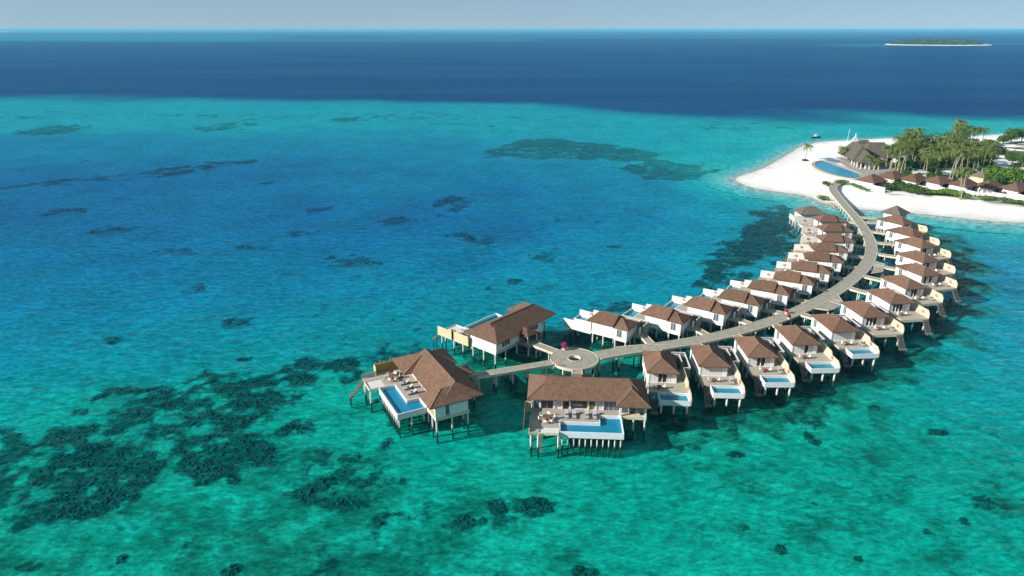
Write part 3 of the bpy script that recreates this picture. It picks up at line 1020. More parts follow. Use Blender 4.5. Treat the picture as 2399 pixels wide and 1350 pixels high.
def small_villa(m, pool, open_panels, flank=False, roof='roof'):
    """one-bedroom villa on piles; local x along its front, y from the sea front back to the jetty, origin under the front eave corner"""
    root = empty('water_villa')
    P = Part(root, m)
    sq = 1.0 if m < 0 else 0.0
    # floors
    P('floor_slab', MB().box(0.45, 5.55, 0.9, 9.3, 2.72, DZ), 'white')
    yf = -2.6 if pool else -3.6
    P('deck', MB().box(0.5, 7.15, yf + .001, 0.898, 2.9, DZ), 'deck')
    P('deck', MB().box(5.552, 7.15, 0.9, 4.3, 2.9, DZ), 'deck')
    P('edge_beam', MB().box(0.38, 0.5, yf, 0.9, 2.62, DZ + .07), 'beam')
    # walls
    wt = 0.2
    P('wall', MB().box(0.5, 0.5 + wt, 0.95, 6.0, 2.6, EZ - .16), 'white')
    P('wall', MB().box(0.38, 0.38 + wt, 6.25, 9.3, 2.5, EZ - .34), 'white')
    P('wall', MB().box(0.58, 5.4, 9.1, 9.3, 2.5, EZ - .34), 'white')
    P('wall', MB().box(5.4, 5.6, 2.2, 9.3, 2.6, EZ - .34), 'white')
    P('wall', MB().box(0.62, 0.62 + wt, 6.0, 6.25, 2.7, EZ - .36), 'trim')
    window(P, 'x', 7.0, 8.2, 3.35, 5.1, (0.38, -1), 2)
    # sliding front: curtains and open leaves
    n = 6
    w = (5.4 - 0.7) / n
    for k in range(n):
        x0 = 0.7 + k * w
        if k == n - 1:
            P('wall', MB().box(x0 + .02, 5.6, 0.95, 2.198, DZ + .001, EZ - .18), 'white')
        elif k in open_panels:
            P('glass_door', MB().box(x0 + .03, x0 + w - .03, 1.35, 1.40, DZ + .001, EZ - .2), 'glass')
            P('door_post', MB().box(x0 - .03, x0 + .03, 1.0, 1.33, DZ + .001, EZ - .2), 'trim')
        else:
            P('curtain_panel', MB().box(x0 + .03, x0 + w - .03, 1.0, 1.06, DZ + .001, EZ - .2), 'curtain')
            P('door_post', MB().box(x0 - .03, x0 + .03, 0.98, 1.12, DZ + .001, EZ - .2), 'trim')
    P('ceiling', MB().box(0.72, 5.38, 0.98, 9.08, EZ - .42, EZ - .37), 'trim')
    # roofs: a hipped front one stepping down to a narrower hipped one behind
    r = P('roof', MB().hip(0, 5.9, 0, 6.25, EZ, 7.2, (2.95, 2.9), (2.95, 6.25)), roof)
    P('ridge_cap', MB().tube([(2.95, 2.9, 7.21), (2.95, 6.25, 7.21)], 0.09, 6), 'ridge', r)
    for c in ((0, 0), (5.9, 0)):
        P('hip_cap', MB().tube([(c[0] + (0.05 if c[0] < 1 else -.05), .05, EZ + .02), (2.95, 2.9, 7.21)], 0.07, 5), 'ridge', r)
    r = P('roof', MB().hip(0.18, 5.72, 6.252, 9.75, EZ - .25, 6.62, (2.95, 6.252), (2.95, 7.1)), roof)
    P('ridge_cap', MB().tube([(2.95, 6.26, 6.63), (2.95, 7.1, 6.63)], 0.08, 6), 'ridge', r)
    for c in ((0.18, 9.75), (5.72, 9.75)):
        P('hip_cap', MB().tube([(c[0] + (0.05 if c[0] < 1 else -.05), 9.7, EZ - .23), (2.95, 7.1, 6.63)], 0.07, 5), 'ridge', r)
    # screen walls of the deck
    if pool:
        pool_parts(P, 1.75, 7.1, -5.45, -2.602, DZ, 2.15)
        P('privacy_wall', MB().add(
            [(7.16, -2.0, 2.55), (7.16, 4.0, 2.55), (7.16, 4.0, 5.0), (7.16, -1.5 - sq * .48, 5.0), (7.16, -2.0, 4.5 + sq * .46), (7.3, -2.0, 2.55), (7.3, 4.0, 2.55), (7.3, 4.0, 5.0), (7.3, -1.5 - sq * .48, 5.0), (7.3, -2.0, 4.5 + sq * .46)],
            [(0, 4, 3, 2, 1), (5, 6, 7, 8, 9), (0, 1, 6, 5), (1, 2, 7, 6), (2, 3, 8, 7), (3, 4, 9, 8), (4, 0, 5, 9)]), 'pale')
        P('privacy_wall', MB().add(
            [(7.16, -5.5, 2.3), (7.16, -2.002, 2.3), (7.16, -2.002, 4.3), (7.16, -4.6 - sq * .88, 4.3), (7.16, -5.5, 3.5 + sq * .76), (7.3, -5.5, 2.3), (7.3, -2.002, 2.3), (7.3, -2.002, 4.3), (7.3, -4.6 - sq * .88, 4.3), (7.3, -5.5, 3.5 + sq * .76)],
            [(0, 4, 3, 2, 1), (5, 6, 7, 8, 9), (0, 1, 6, 5), (1, 2, 7, 6), (2, 3, 8, 7), (3, 4, 9, 8), (4, 0, 5, 9)]), 'pale')
        stair(P, 0.55, 1.65, -2.62, -4.9, DZ - .05, 0.8, 9)
        P('landing', MB().box(0.5, 1.7, -5.8, -4.905, 0.5, 0.66), 'stair')
        for x, y in [(0.62, -5.7), (1.58, -5.7)]:
            P.pile(x, y, 0.5, 0.09)
        for x, y in [(2.2, -5.1), (4.4, -5.1), (6.7, -5.1), (2.2, -3.0), (6.7, -3.0)]:
            P.pile(x, y, 2.15, 0.2)
    else:
        P('privacy_wall', MB().add(
            [(7.16, -3.6, 2.5), (7.16, 4.0, 2.5), (7.16, 4.0, 5.0), (7.16, -3.0 - sq * .58, 5.0), (7.16, -3.6, 4.2 + sq * .76), (7.3, -3.6, 2.5), (7.3, 4.0, 2.5), (7.3, 4.0, 5.0), (7.3, -3.0 - sq * .58, 5.0), (7.3, -3.6, 4.2 + sq * .76)],
            [(0, 4, 3, 2, 1), (5, 6, 7, 8, 9), (0, 1, 6, 5), (1, 2, 7, 6), (2, 3, 8, 7), (3, 4, 9, 8), (4, 0, 5, 9)]), 'pale')
        P('edge_beam', MB().box(0.5, 7.15, -3.72, -3.602, 2.62, DZ + .07), 'beam')
        stair(P, 5.6, 7.0, -3.73, -5.4, DZ - .05, 0.8, 8)
        P('landing', MB().box(5.5, 7.1, -6.2, -5.405, 0.5, 0.66), 'stair')
        for x, y in [(5.7, -6.1), (6.9, -6.1)]:
            P.pile(x, y, 0.5, 0.09)
        for x, y in [(0.9, -3.2), (3.8, -3.2), (6.7, -3.2)]:
            P.pile(x, y, 2.9)
    if flank:      # long screen on the other side too
        P('privacy_wall', MB().add(
            [(0.3, -5.8, 2.5), (0.3, 0.94, 2.4), (0.3, 0.94, 5.15), (0.3, -3.2, 5.15), (0.3, -3.2, 4.6), (0.3, -5.8, 4.6), (0.44, -5.8, 2.5), (0.44, 0.94, 2.4), (0.44, 0.94, 5.15), (0.44, -3.2, 5.15), (0.44, -3.2, 4.6), (0.44, -5.8, 4.6)],
            [(0, 5, 4, 3, 2, 1), (6, 7, 8, 9, 10, 11), (0, 1, 7, 6), (1, 2, 8, 7), (2, 3, 9, 8), (3, 4, 10, 9), (4, 5, 11, 10), (5, 0, 6, 11)]), 'pale')
    # walled bathing court on the landward side
    P('court_floor', MB().box(5.602, 8.5, 4.302, 10.6, 2.75, DZ - .05), 'grey_wall')
    for q in [(8.5, 8.64, 4.2, 10.74), (5.62, 8.498, 10.6, 10.74), (7.302, 8.498, 4.2, 4.3)]:
        w_ = P('court_wall', MB().box(q[0], q[1], q[2], q[3], 2.45, 4.75), 'grey_wall')
        P('coping', MB().box(q[0] - .02, q[1] + .02, q[2] - .02 if q[0] > 8 else q[2], q[3] + .02 if q[0] > 8 else q[3], 4.752, 4.81), 'trim', w_)
    w_ = P('court_wall', MB().box(7.25, 7.37, 6.2, 9.3, DZ - .049, 5.0), 'grey_wall')
    P('coping', MB().box(7.22, 7.40, 6.17, 9.32, 5.002, 5.07), 'trim', w_)
    w_ = P('court_wall', MB().box(5.66, 7.25, 9.2, 9.3, DZ - .049, 5.0), 'grey_wall')
    P('coping', MB().box(5.66, 7.218, 9.17, 9.32, 5.002, 5.07), 'trim', w_)
    P('bath_tub', MB().box(5.9, 7.0, 6.6, 8.4, DZ - .049, 3.75), 'dark')
    P('entrance_screen', MB().box(4.4, 5.2, 10.2, 10.42, 2.3, 4.6), 'trim')
    P('entrance_deck', MB().box(3.2, 5.598, 9.302, 11.2, 2.85, DZ - .02), 'jetty')
    for x, y in [(0.75, 1.3), (0.75, 3.8), (0.75, 6.6), (0.75, 9.0), (3.0, 1.3), (3.0, 5.2), (3.0, 9.0), (5.3, 1.3), (5.3, 5.2), (5.3, 9.0), (8.3, 4.6), (8.3, 7.5), (8.3, 10.4), (4.8, 10.9)]:
        P.pile(x, y, 2.7)
    return root


# ---------------------------------------------------------------- the two rows of villas along the jetty
E_FL = [(1515.5, 874), (1637, 859), (1751.6, 837.4), (1856.6, 808.6), (1950.4, 778.6), (2023, 745), (2087, 713), (2125, 679), (2164, 649), (2165, 617), (2161, 583), (2140, 556), (2118, 528)]
E_HEAD = [86, 87, 89.5, 92, 94, 95, 97, 101, 105, 107, 110, 114, 119]
W_FL = [(1374, 750), (1500.5, 734), (1600.5, 714), (1680, 696), (1750, 674), (1810, 653), (1853, 630), (1886, 607), (1905, 586), None, None, None]
W_BK = [None] * 9 + [(2005, 567), (2002, 542), (1988, 519)]
W_HEAD = [-34, -36, -35, -33, -30, -26, -22, -17, -11, -4, 0, 3]
ORD = ['first', 'second', 'third', 'fourth', 'fifth', 'sixth', 'seventh', 'eighth', 'ninth', 'tenth', 'eleventh', 'twelfth', 'thirteenth']
protoE = {}
FR = []          # frames of the villas: location, rotation, mirror, pool
OPEN = {0: (2, 3), 1: (), 2: (2, 3), 3: (3,), 4: (), 5: (1, 2, 3), 6: (1, 2, 3), 7: (2, 3), 8: (1, 3), 9: (0, 2), 10: (1, 2), 11: (2,), 12: (2, 3)}
for i, (px, hd) in enumerate(zip(E_FL, E_HEAD)):
    p = at(px[0], px[1], EZ)
    pool = i < 5
    key = ('E', pool, OPEN[i])
    if key not in protoE:
        protoE[key] = v = small_villa(1, pool, OPEN[i])
    else:
        v = copy_tree(protoE[key])
    v.location = (p.x, p.y, 0)
    v.rotation_euler = (0, 0, R(hd - 90))
    what = 'with a plunge pool' if pool else 'with open deck and no pool'
    tag(v, f'{ORD[i]} white brown-roofed villa {what} from the round platform, near row'[:200], 'villa', 'villas along the near side of the jetty')
    FR.append((p.x, p.y, R(hd - 90), 1, pool))
protoW = {}
for i, hd in enumerate(W_HEAD):
    if W_FL[i]:
        p = at(*W_FL[i], EZ)
    else:
        p = at(*W_BK[i], EZ)
        p = p - Vector((math.cos(R(hd)), math.sin(R(hd)), 0)) * 9.6
    pool = i < 5
    key = (pool, i == 0)
    if key not in protoW:
        protoW[key] = v = small_villa(-1, pool, (2,), flank=(i == 0))
    else:
        v = copy_tree(protoW[key])
    v.location = (p.x, p.y, 0)
    v.rotation_euler = (0, 0, R(hd - 90))
    what = 'with a plunge pool' if pool else 'with open deck and no pool'
    tag(v, f'{ORD[i]} white brown-roofed villa {what} from the round platform, far row', 'villa', 'villas along the far side of the jetty')
    FR.append((p.x, p.y, R(hd - 90), -1, pool))


def local_to_world(fr, x, y, z=0.0):
    c, s = math.cos(fr[2]), math.sin(fr[2])
    x *= fr[3]
    return Vector((fr[0] + x * c - y * s, fr[1] + x * s + y * c, z))

# ---------------------------------------------------------------- jetty, hub and footbridges
JET_PX = [(1398, 834), (1425, 828), (1480, 819), (1540, 812), (1600, 803), (1660, 792), (1720, 778), (1780, 761), (1840, 741), (1900, 714), (1950, 688), (1990, 660), (2020, 633), (2037, 608), (2043, 583),
          (2037, 558), (2021, 530), (2001, 505), (1982, 484), (1966, 465), (1954, 450), (1950, 440), (1957, 431), (1972, 425)]
jp = []
for k, (u, v) in enumerate(JET_PX):
    z = DZ if k < 18 else DZ - (k - 17) * 0.25
    jp.append(at(u, v, z))
def chaikin3(p, k=2):
    for _ in range(k):
        q = [p[0]]
        for a, b in zip(p, p[1:]):
            q += [a * 0.75 + b * 0.25, a * 0.25 + b * 0.75]
        q.append(p[-1])
        p = q
    return p
JC = chaikin3(jp)


def ribbon(pts, w0, w1, z0, z1):
    """a strip following a path: between offsets w0 and w1 (left positive), heights relative to the path"""
    L, Rr = [], []
    for i, p in enumerate(pts):
        d = (pts[min(i + 1, len(pts) - 1)] - pts[max(i - 1, 0)])
        d.z = 0
        d.normalize()
        nrm = Vector((-d.y, d.x, 0))
        L.append(p + nrm * w1)
        Rr.append(p + nrm * w0)
    mb = MB()
    n = len(pts)
    vs = [(p.x, p.y, p.z + z0) for p in Rr] + [(p.x, p.y, p.z + z0) for p in L] + [(p.x, p.y, p.z + z1) for p in Rr] + [(p.x, p.y, p.z + z1) for p in L]
    fs = []
    for i in range(n - 1):
        fs += [(i, n + i, n + i + 1, i + 1), (2 * n + i, 2 * n + i + 1, 3 * n + i + 1, 3 * n + i), (i, i + 1, 2 * n + i + 1, 2 * n + i), (n + i, 3 * n + i, 3 * n + i + 1, n + i + 1)]
    fs += [(0, 2 * n, 3 * n, n), (n - 1, 2 * n - 1, 4 * n - 1, 3 * n - 1)]
    return mb.add(vs, fs)


def spaced(pts, step):
    out = []
    acc = 0.0
    for a, b in zip(pts, pts[1:]):
        L = (b - a).length
        while acc < L:
            d = (b - a).normalized()
            out.append((a + d * acc, d))
            acc += step
        acc -= L
    return out


jetty = empty('jetty', (0, 0, 0), 0, 'long curving timber jetty on piles between the two rows of villas', 'jetty')
JW = 1.45
ribbon(JC, -JW, JW, -0.22, 0).build('deck', M['jetty'], jetty)
ribbon(JC, -JW - .16, -JW - .003, -0.42, 0.07).build('edge_beam', M['beam'], jetty)
ribbon(JC, JW + .003, JW + .16, -0.42, 0.07).build('edge_beam', M['beam'], jetty)
for p, d in spaced(JC[:-14], 4.6):
    nrm = Vector((-d.y, d.x, 0)).normalized()
    for s in (-1, 1):
        q = p + nrm * s * 1.15
        add_pile(jetty, q.x, q.y, round(p.z - .22, 1), 0.16)
    a, b = p - nrm * 1.4, p + nrm * 1.4
    MB().tube([(a.x, a.y, p.z - .36), (b.x, b.y, p.z - .36)], 0.12, 4).build('cross_beam', M['beam'], jetty)
# passing bays
for poly in [[(1424, 823), (1440, 813), (1508, 807), (1560, 808.5)], [(1905, 722), (1940, 727), (1957, 722), (1978, 711), (1962, 690)], [(2050, 612), (2072, 619), (2068, 636), (2042, 640)], [(2010, 530), (2014, 541), (2027, 547), (2034, 541)]]:
    pts = [at(u, v, DZ - .02) for u, v in poly]
    MB().prism([(p.x, p.y) for p in pts], DZ - .26, DZ - .024).build('passing_bay', M['jetty'], jetty)
    c = sum(pts, Vector()) / len(pts)
    for p in pts[1:-1]:
        q = p + (c - p) * 0.15
        add_pile(jetty, q.x, q.y, DZ - .3, 0.16)
    for a, b in zip(pts, pts[1:]):
        MB().tube([(a.x, a.y, DZ - .1), (b.x, b.y, DZ - .1)], 0.13, 4).build('edge_beam', M['beam'], jetty)

# round hub
HUB = Vector((12.3, 121.1, DZ))
hub = empty('round_platform', (HUB.x, HUB.y, 0), 0, 'round timber platform with a hole in its centre where the jetty branches', 'platform')
def ring(r0, r1, z0, z1, n=48):
    vs, fs = [], []
    for k in range(n):
        t = 2 * math.pi * k / n
        c, s = math.cos(t), math.sin(t)
        vs += [(r0 * c, r0 * s, z0), (r1 * c, r1 * s, z0), (r1 * c, r1 * s, z1), (r0 * c, r0 * s, z1)]
    for k in range(n):
        a, b = 4 * k, 4 * ((k + 1) % n)
        fs += [(a + 3, a + 2, b + 2, b + 3), (a, b, b + 1, a + 1), (a + 1, b + 1, b + 2, a + 2), (a, a + 3, b + 3, b)]
    return MB().add(vs, fs)
ring(1.36, 4.6, DZ - .26, DZ + .004).build('deck', M['jetty'], hub)
ring(4.603, 4.74, DZ - .46, DZ + .06).build('outer_rim', M['beam'], hub)
ring(1.22, 1.357, DZ - .46, DZ + .10).build('inner_rim', M['beam'], hub)
for k in range(10):
    t = 2 * math.pi * (k + .5) / 10
    add_pile(hub, 4.1 * math.cos(t), 4.1 * math.sin(t), DZ - .26, 0.16)
for k in range(5):
    t = 2 * math.pi * k / 5
    add_pile(hub, 1.8 * math.cos(t), 1.8 * math.sin(t), DZ - .26, 0.16)


def footbridge(a, b, w, label, group, step=3.4, skip_ends=True):
    a, b = Vector((a.x, a.y, DZ - .012)), Vector((b.x, b.y, DZ - .012))
    o = empty('footbridge', (0, 0, 0), 0, label, 'footbridge', group)
    pts = [a, a * .5 + b * .5, b]
    ribbon(pts, -w, w, -.2, 0).build('deck', M['jetty'], o)
    ribbon(pts, -w - .14, -w - .003, -.4, .06).build('edge_beam', M['beam'], o)
    ribbon(pts, w + .003, w + .14, -.4, .06).build('edge_beam', M['beam'], o)
    d = (b - a).normalized()
    nrm = Vector((-d.y, d.x, 0))
    L = (b - a).length
    k = 0.9
    while k < L - 0.6:
        for s in (-1, 1):
            q = a + d * k + nrm * s * (w - .2)
            add_pile(o, q.x, q.y, DZ - .3, 0.14)
        k += step
    return o


def nearest_on_jetty(p):
    best = min(JC, key=lambda q: (q.to_2d() - p.to_2d()).length)
    return best


for i, fr in enumerate(FR):
    near = i < 13
    k = i if near else i - 13
    p = local_to_world(fr, 4.6, 11.21)
    q = nearest_on_jetty(p)
    d = (q.to_2d() - p.to_2d())
    if d.length < 2.2:
        continue
    d3 = Vector((d.x, d.y, 0)).normalized()
    q = Vector((p.x, p.y, 0)) + d3 * (d.length - JW - .15)
    row = 'near' if near else 'far'
    footbridge(p, q, 0.75, f'short timber footbridge from jetty to {ORD[k]} villa of {row} row from round platform', 'footbridges to the villas')

# ---------------------------------------------------------------- three large villas around the round platform
def big_villa(m, prot, plat_y, screen, cells):
    """two-bedroom villa; local x along its sea front, y inland, origin under the front eave corner at the dining end"""
    root = empty('pool_residence')
    P = Part(root, m)
    # floors and deck
    P('floor_slab', MB().box(0.7, 15.9, 1.2, 8.0, 2.7, DZ - .002), 'white')
    P('floor_slab', MB().box(15.902, 20.1, -0.6, 5.6, 2.6, DZ - .002), 'beam')
    P('deck', MB().prism([(0.7, -4.6), (5.5, -4.6), (5.5, -2.72), (12.08, -2.72), (12.08, -0.42), (15.9, -0.42), (15.9, 1.2), (0.7, 1.2)], 2.9, DZ), 'deck')
    P('deck', MB().box(0.7, 2.0, plat_y, -4.602, 2.85, DZ), 'deck')
    nf = P('net_frame', MB().box(2.02, 2.14, plat_y, -4.64, 2.8, DZ + .02).box(5.3, 5.42, plat_y, -4.64, 2.8, DZ + .02).box(2.142, 5.298, plat_y, plat_y + .12, 2.8, DZ + .02), 'beam')
    P('net', MB().box(2.142, 5.298, plat_y + .122, -4.642, 3.0, 3.04), 'net', nf)
    # pool in the shape of an L
    zt, zb, wt = DZ, 2.05, 0.16
    sh = MB()
    sh.box(5.5, 15.9, -5.9, -5.9 + wt, zb, zt - .06)
    sh.box(5.5, 5.5 + wt, -5.9 + wt, -2.74, zb, zt)
    sh.box(15.9 - wt, 15.9, -5.9 + wt, -0.44, zb, zt)
    sh.box(5.5 + wt, 12.1, -2.9, -2.74, zb, zt)
    sh.box(12.1, 12.1 + wt, -2.9, -0.44, zb, zt)
    sh.box(12.1 + wt, 15.9 - wt, -0.6, -0.44, zb, zt)
    sh.prism([(5.5 + wt, -5.9 + wt), (15.9 - wt, -5.9 + wt), (15.9 - wt, -0.6), (12.1 + wt, -0.6), (12.1 + wt, -2.9), (5.5 + wt, -2.9)], zb, zb + .3)
    b = P('pool_basin', sh, 'pool_wall')
    e = .004
    P('pool_floor', MB().prism([(5.5 + wt + e, -5.9 + wt + e), (15.9 - wt - e, -5.9 + wt + e), (15.9 - wt - e, -0.6 - e), (12.1 + wt + e, -0.6 - e), (12.1 + wt + e, -2.9 - e), (5.5 + wt + e, -2.9 - e)], zb + .31, zt - .6), 'tile_big', b)
    P('pool_ledge', MB().box(5.6 + wt, 15.88 - wt, -5.9 + wt + .006, -5.35, zt - .598, zt - .25), 'tile_pale', b)
    P('pool_water', MB().add([(5.5 + wt, -5.9 + wt, zt - .1), (15.9 - wt, -5.9 + wt, zt - .1), (15.9 - wt, -0.6, zt - .1), (12.1 + wt, -0.6, zt - .1), (12.1 + wt, -2.9, zt - .1), (5.5 + wt, -2.9, zt - .1)], [(0, 1, 2, 3, 4, 5)]), 'pool_water', b)
    # walls
    top = EZ - .17
    P('wall', MB().box(0.8, 1.0, 1.1 - prot * .6, 8.0, 2.6, top), 'white')
    P('wall', MB().box(1.0, 8.0, 7.8, 8.0, 2.6, top), 'white')
    P('wall', MB().box(10.6, 15.9, 7.4, 7.6, 2.6, top), 'white')
    P('wall', MB().box(8.0, 10.6, 6.6, 6.8, DZ, top), 'brown_wall')
    P('wall', MB().box(19.8, 20.0, 2.0, 5.4, DZ, top), 'white')
    P('wall', MB().box(15.9, 19.8, 5.2, 5.4, DZ, top), 'white')
    P('wall', MB().box(19.8, 20.0, -0.3, 1.2, DZ, top), 'white')
    window(P, 'x', 1.22, 1.98, DZ + .1, top - .1, (19.9, 1), 1)
    P('wall', MB().box(15.7, 15.9, 0.6, 5.2, DZ, top), 'white')
    window(P, 'y', 12.2, 14.6, 3.7, 4.9, (7.6, 1), 3)
    window(P, 'y', 2.5, 5.0, 3.7, 4.9, (8.0, 1), 3)
    P('ceiling', MB().box(1.02, 15.68, 1.3, 6.58, top - .25, top - .2), 'trim')
    P('ceiling', MB().box(15.92, 19.78, -0.3, 5.18, top - .25, top - .2), 'trim')
    P('back_panel', MB().box(6.6, 12.0, 5.0, 5.1, DZ, top - .26), 'wood_panel')
    # glazed front between white columns
    yg = 1.25
    for k, (x0, x1, kind) in enumerate(cells):
        P('column', MB().box(x0 - .17, x0 + .17, yg - .15, yg + .15, DZ + .001, top), 'trim')
        if kind == 'open':
            continue
        n = max(1, round((x1 - x0) / 1.1))
        w = (x1 - x0 - .36) / n
        for j in range(n):
            a = x0 + .18 + j * w
            mat = {'glass': 'glass', 'curtain': 'curtain', 'blue': 'glass_blue', 'mix': ('curtain', 'glass')[j % 2]}[kind]
            P('curtain_panel' if mat == 'curtain' else 'glass_door', MB().box(a + .02, a + w - .02, yg - .03, yg + .03, DZ + .001, top - .02), mat)
            P('door_frame', MB().box(a - .02, a + .018, yg - .05, yg + .05, DZ + .001, top - .02), 'trim')
    P('column', MB().box(15.55, 15.9, -0.62, -0.28, 2.5, top), 'trim')
    P('column', MB().box(19.75, 20.05, -0.62, -0.32, 2.5, top), 'trim')
    for j in range(3):
        a = 16.0 + j * 1.24
        P('glass_door', MB().box(a, a + 1.16, 0.5, 0.56, DZ + .001, top - .02), 'glass_blue' if j != 1 else 'glass')
        P('door_frame', MB().box(a + 1.162, a + 1.238, 0.46, 0.6, DZ + .001, top - .02), 'trim')
    # roofs
    r = P('roof', MB().hip(2.9, 20.3, 0.05, 8.3, EZ, 7.7, (2.9, 4.2), (17.4, 4.2)), 'roof')
    P('ridge_cap', MB().tube([(3.3, 4.2, 7.71), (17.4, 4.2, 7.71)], .1, 6), 'ridge', r)
    r = P('roof', MB().hip(0, 7.2, -prot, 9.0, EZ - .012, 7.36, (3.6, 4.3 - prot * .3), (3.6, 5.0)), 'roof')
    for c in ((0.05, -prot + .05), (7.15, -prot + .05)):
        P('hip_cap', MB().tube([(c[0], c[1], EZ + .01), (3.6, 4.3 - prot * .3, 7.37)], .08, 5), 'ridge', r)
    r = P('roof', MB().hip(14.9, 20.55, -1.7, 6.0, EZ - .03, 7.2, (17.7, 1.5), (17.7, 2.9)), 'roof')
    for c in ((14.95, -1.65), (20.5, -1.65)):
        P('hip_cap', MB().tube([(c[0], c[1], EZ), (17.7, 1.5, 7.21)], .08, 5), 'ridge', r)
    P('porch_roof', MB().hip(7.6, 11.4, 6.9, 10.6, 5.0, 5.9, (9.5, 6.9), (9.5, 8.8)), 'roof_dark')
    P('porch_post', MB().box(7.95, 8.15, 10.1, 10.3, DZ, 4.84), 'trim')
    P('porch_post', MB().box(10.85, 11.05, 10.1, 10.3, DZ, 4.84), 'trim')
    P('entrance_deck', MB().box(7.4, 11.6, 8.02, 11.2, 2.85, DZ - .02), 'jetty')
    P('entrance_wall', MB().box(11.602, 11.75, 7.7, 10.9, 2.5, 4.9), 'grey_wall')
    P('entrance_wall', MB().box(11.752, 13.2, 9.6, 9.75, 2.5, 4.6), 'grey_wall')
    # screens at the dining end
    if screen == 'cream':
        P('privacy_wall', MB().box(0.0, 0.14, -3.3, 0.9, 2.6, 4.75), 'cream')
        P('privacy_wall', MB().box(0.0, 0.14, -8.2, -4.0, 2.6, 4.6), 'cream')
        P('privacy_wall', MB().box(0.55, 0.69, -4.6, -3.3, 2.6, 4.75), 'brown_wall')
    elif screen == 'brown':
        P('privacy_wall', MB().box(-0.35, -0.21, -6.3, 0.9, 2.7, 4.7), 'brown_wall')
        P('privacy_wall', MB().box(-0.205, 0.69, 0.76, 0.9, 2.7, 4.7), 'cream')
        P('privacy_wall', MB().box(0.56, 0.69, -6.4, -2.2, 2.7, 3.7), 'cream')
    else:
        sc_ = P('privacy_wall', MB().box(-0.5, 0.64, -4.9, -4.78, 2.7, 4.9), 'cream')
        P('privacy_wall', MB().box(-0.62, -0.5, -4.9, -0.3, 2.7, 4.9), 'bamboo')
        for k in range(22):
            x = -0.42 + random.uniform(-.03, .03)
            y = -4.6 + k * 0.19
            P('bamboo_cane', MB().tube([(x, y, 3.0), (x + random.uniform(-.1, .1), y, 5.1 + random.uniform(-.2, .35))], .06, 5), 'bamboo', sc_)
        P('deck', MB().box(-0.498, 0.698, -4.776, 0.9, 2.85, DZ - .02), 'deck')
        P('glass_rail', MB().box(0.66, 0.7, plat_y, -4.95, DZ + .05, 4.15), 'glass_rail')
    if screen == 'brown':
        stair(P, 2.3, 2.85, plat_y - .02, plat_y - .7, DZ - .05, 0.1, 9, 'ladder')
    else:
        stair(P, 0.9, 2.0, plat_y - .02, plat_y - 1.9, DZ - .05, 0.9, 8)
        P('landing', MB().box(0.85, 2.05, plat_y - 2.7, plat_y - 1.905, 0.62, 0.8), 'stair')
        for x in (1.0, 1.9):
            P.pile(x, plat_y - 2.6, .62, .09)
    # piles
    for x in np.arange(6.0, 15.9, 0.95):
        P.pile(float(x), -5.5, 2.05, 0.13)
    for x in np.arange(6.0, 15.9, 2.4):
        P.pile(float(x), -3.3, 2.05, 0.15)
    for x, y in [(12.6, -1.0), (15.4, -1.0), (0.95, plat_y + .3), (0.95, -4.2), (0.95, -1.5), (2.1, plat_y + .15), (5.36, plat_y + .15), (5.2, -4.3), (3.0, -1.0), (0.9, 1.5), (0.9, 4.5), (0.9, 7.7), (4.0, 1.5), (4.0, 4.5), (4.0, 7.7),
                 (7.5, 1.5), (7.5, 4.5), (7.5, 7.7), (11, 1.5), (11, 4.5), (11, 7.4), (14.5, 1.5), (14.5, 4.5), (14.5, 7.4), (16.1, -0.4), (19.9, -0.4), (19.9, 2.4), (19.9, 5.3), (16.1, 5.3), (18.0, -0.4), (18.0, 5.3), (8.0, 10.5), (11.0, 10.5), (13.0, 9.6)]:
        P.pile(x, y, 2.6)
    return root


M['tile_big'] = surf('blue_pool_tile_large', (0.004, 0.22, 0.35), (0.003, 0.17, 0.30), rough=0.4, scale=1.0)
M['wood_panel'] = surf('warm_interior_panel', (0.30, 0.17, 0.07), (0.20, 0.11, 0.05), rough=0.5, scale=1.3)
M['glass_rail'] = surf('clear_balustrade', (0.45, 0.48, 0.47), rough=0.1, scale=2, spec=0.6)
CELLS_C = [(1.0, 2.2, 'blue'), (2.2, 4.6, 'glass'), (4.6, 5.9, 'curtain'), (5.9, 7.3, 'glass'), (7.3, 10.4, 'open'), (10.4, 11.7, 'open'), (11.7, 12.9, 'curtain'), (12.9, 15.7, 'blue')]
CELLS_A = [(1.0, 3.2, 'mix'), (3.2, 6.0, 'curtain'), (6.0, 9.0, 'open'), (9.0, 12.0, 'open'), (12.0, 15.7, 'glass')]
BIG = {}
# C: faces the camera
v = big_villa(1, 0.12, -6.5, 'brown', CELLS_C)
v.location = (2.53, 101.17, 0)
v.rotation_euler = (0, 0, R(-3.6))
tag(v, 'large brown-roofed villa whose loungers and L-shaped pool front face the open lagoon squarely', 'villa', 'large villas around the round platform')
BIG['C'] = (2.53, 101.17, R(-3.6), 1)
# A: turned to the left
a = R(-62.5)
ox, oy = -13.5, 97.88
ax = ox - (20.55 * math.cos(a) - (-1.7) * math.sin(a))
ay = oy - (20.55 * math.sin(a) + (-1.7) * math.cos(a))
v = big_villa(1, 1.5, -7.6, 'bamboo', CELLS_A)
v.location = (ax, ay, 0)
v.rotation_euler = (0, 0, a)
tag(v, 'large brown-roofed villa with a bamboo screen and long pool at the outermost end', 'villa', 'large villas around the round platform')
BIG['A'] = (ax, ay, a, 1)
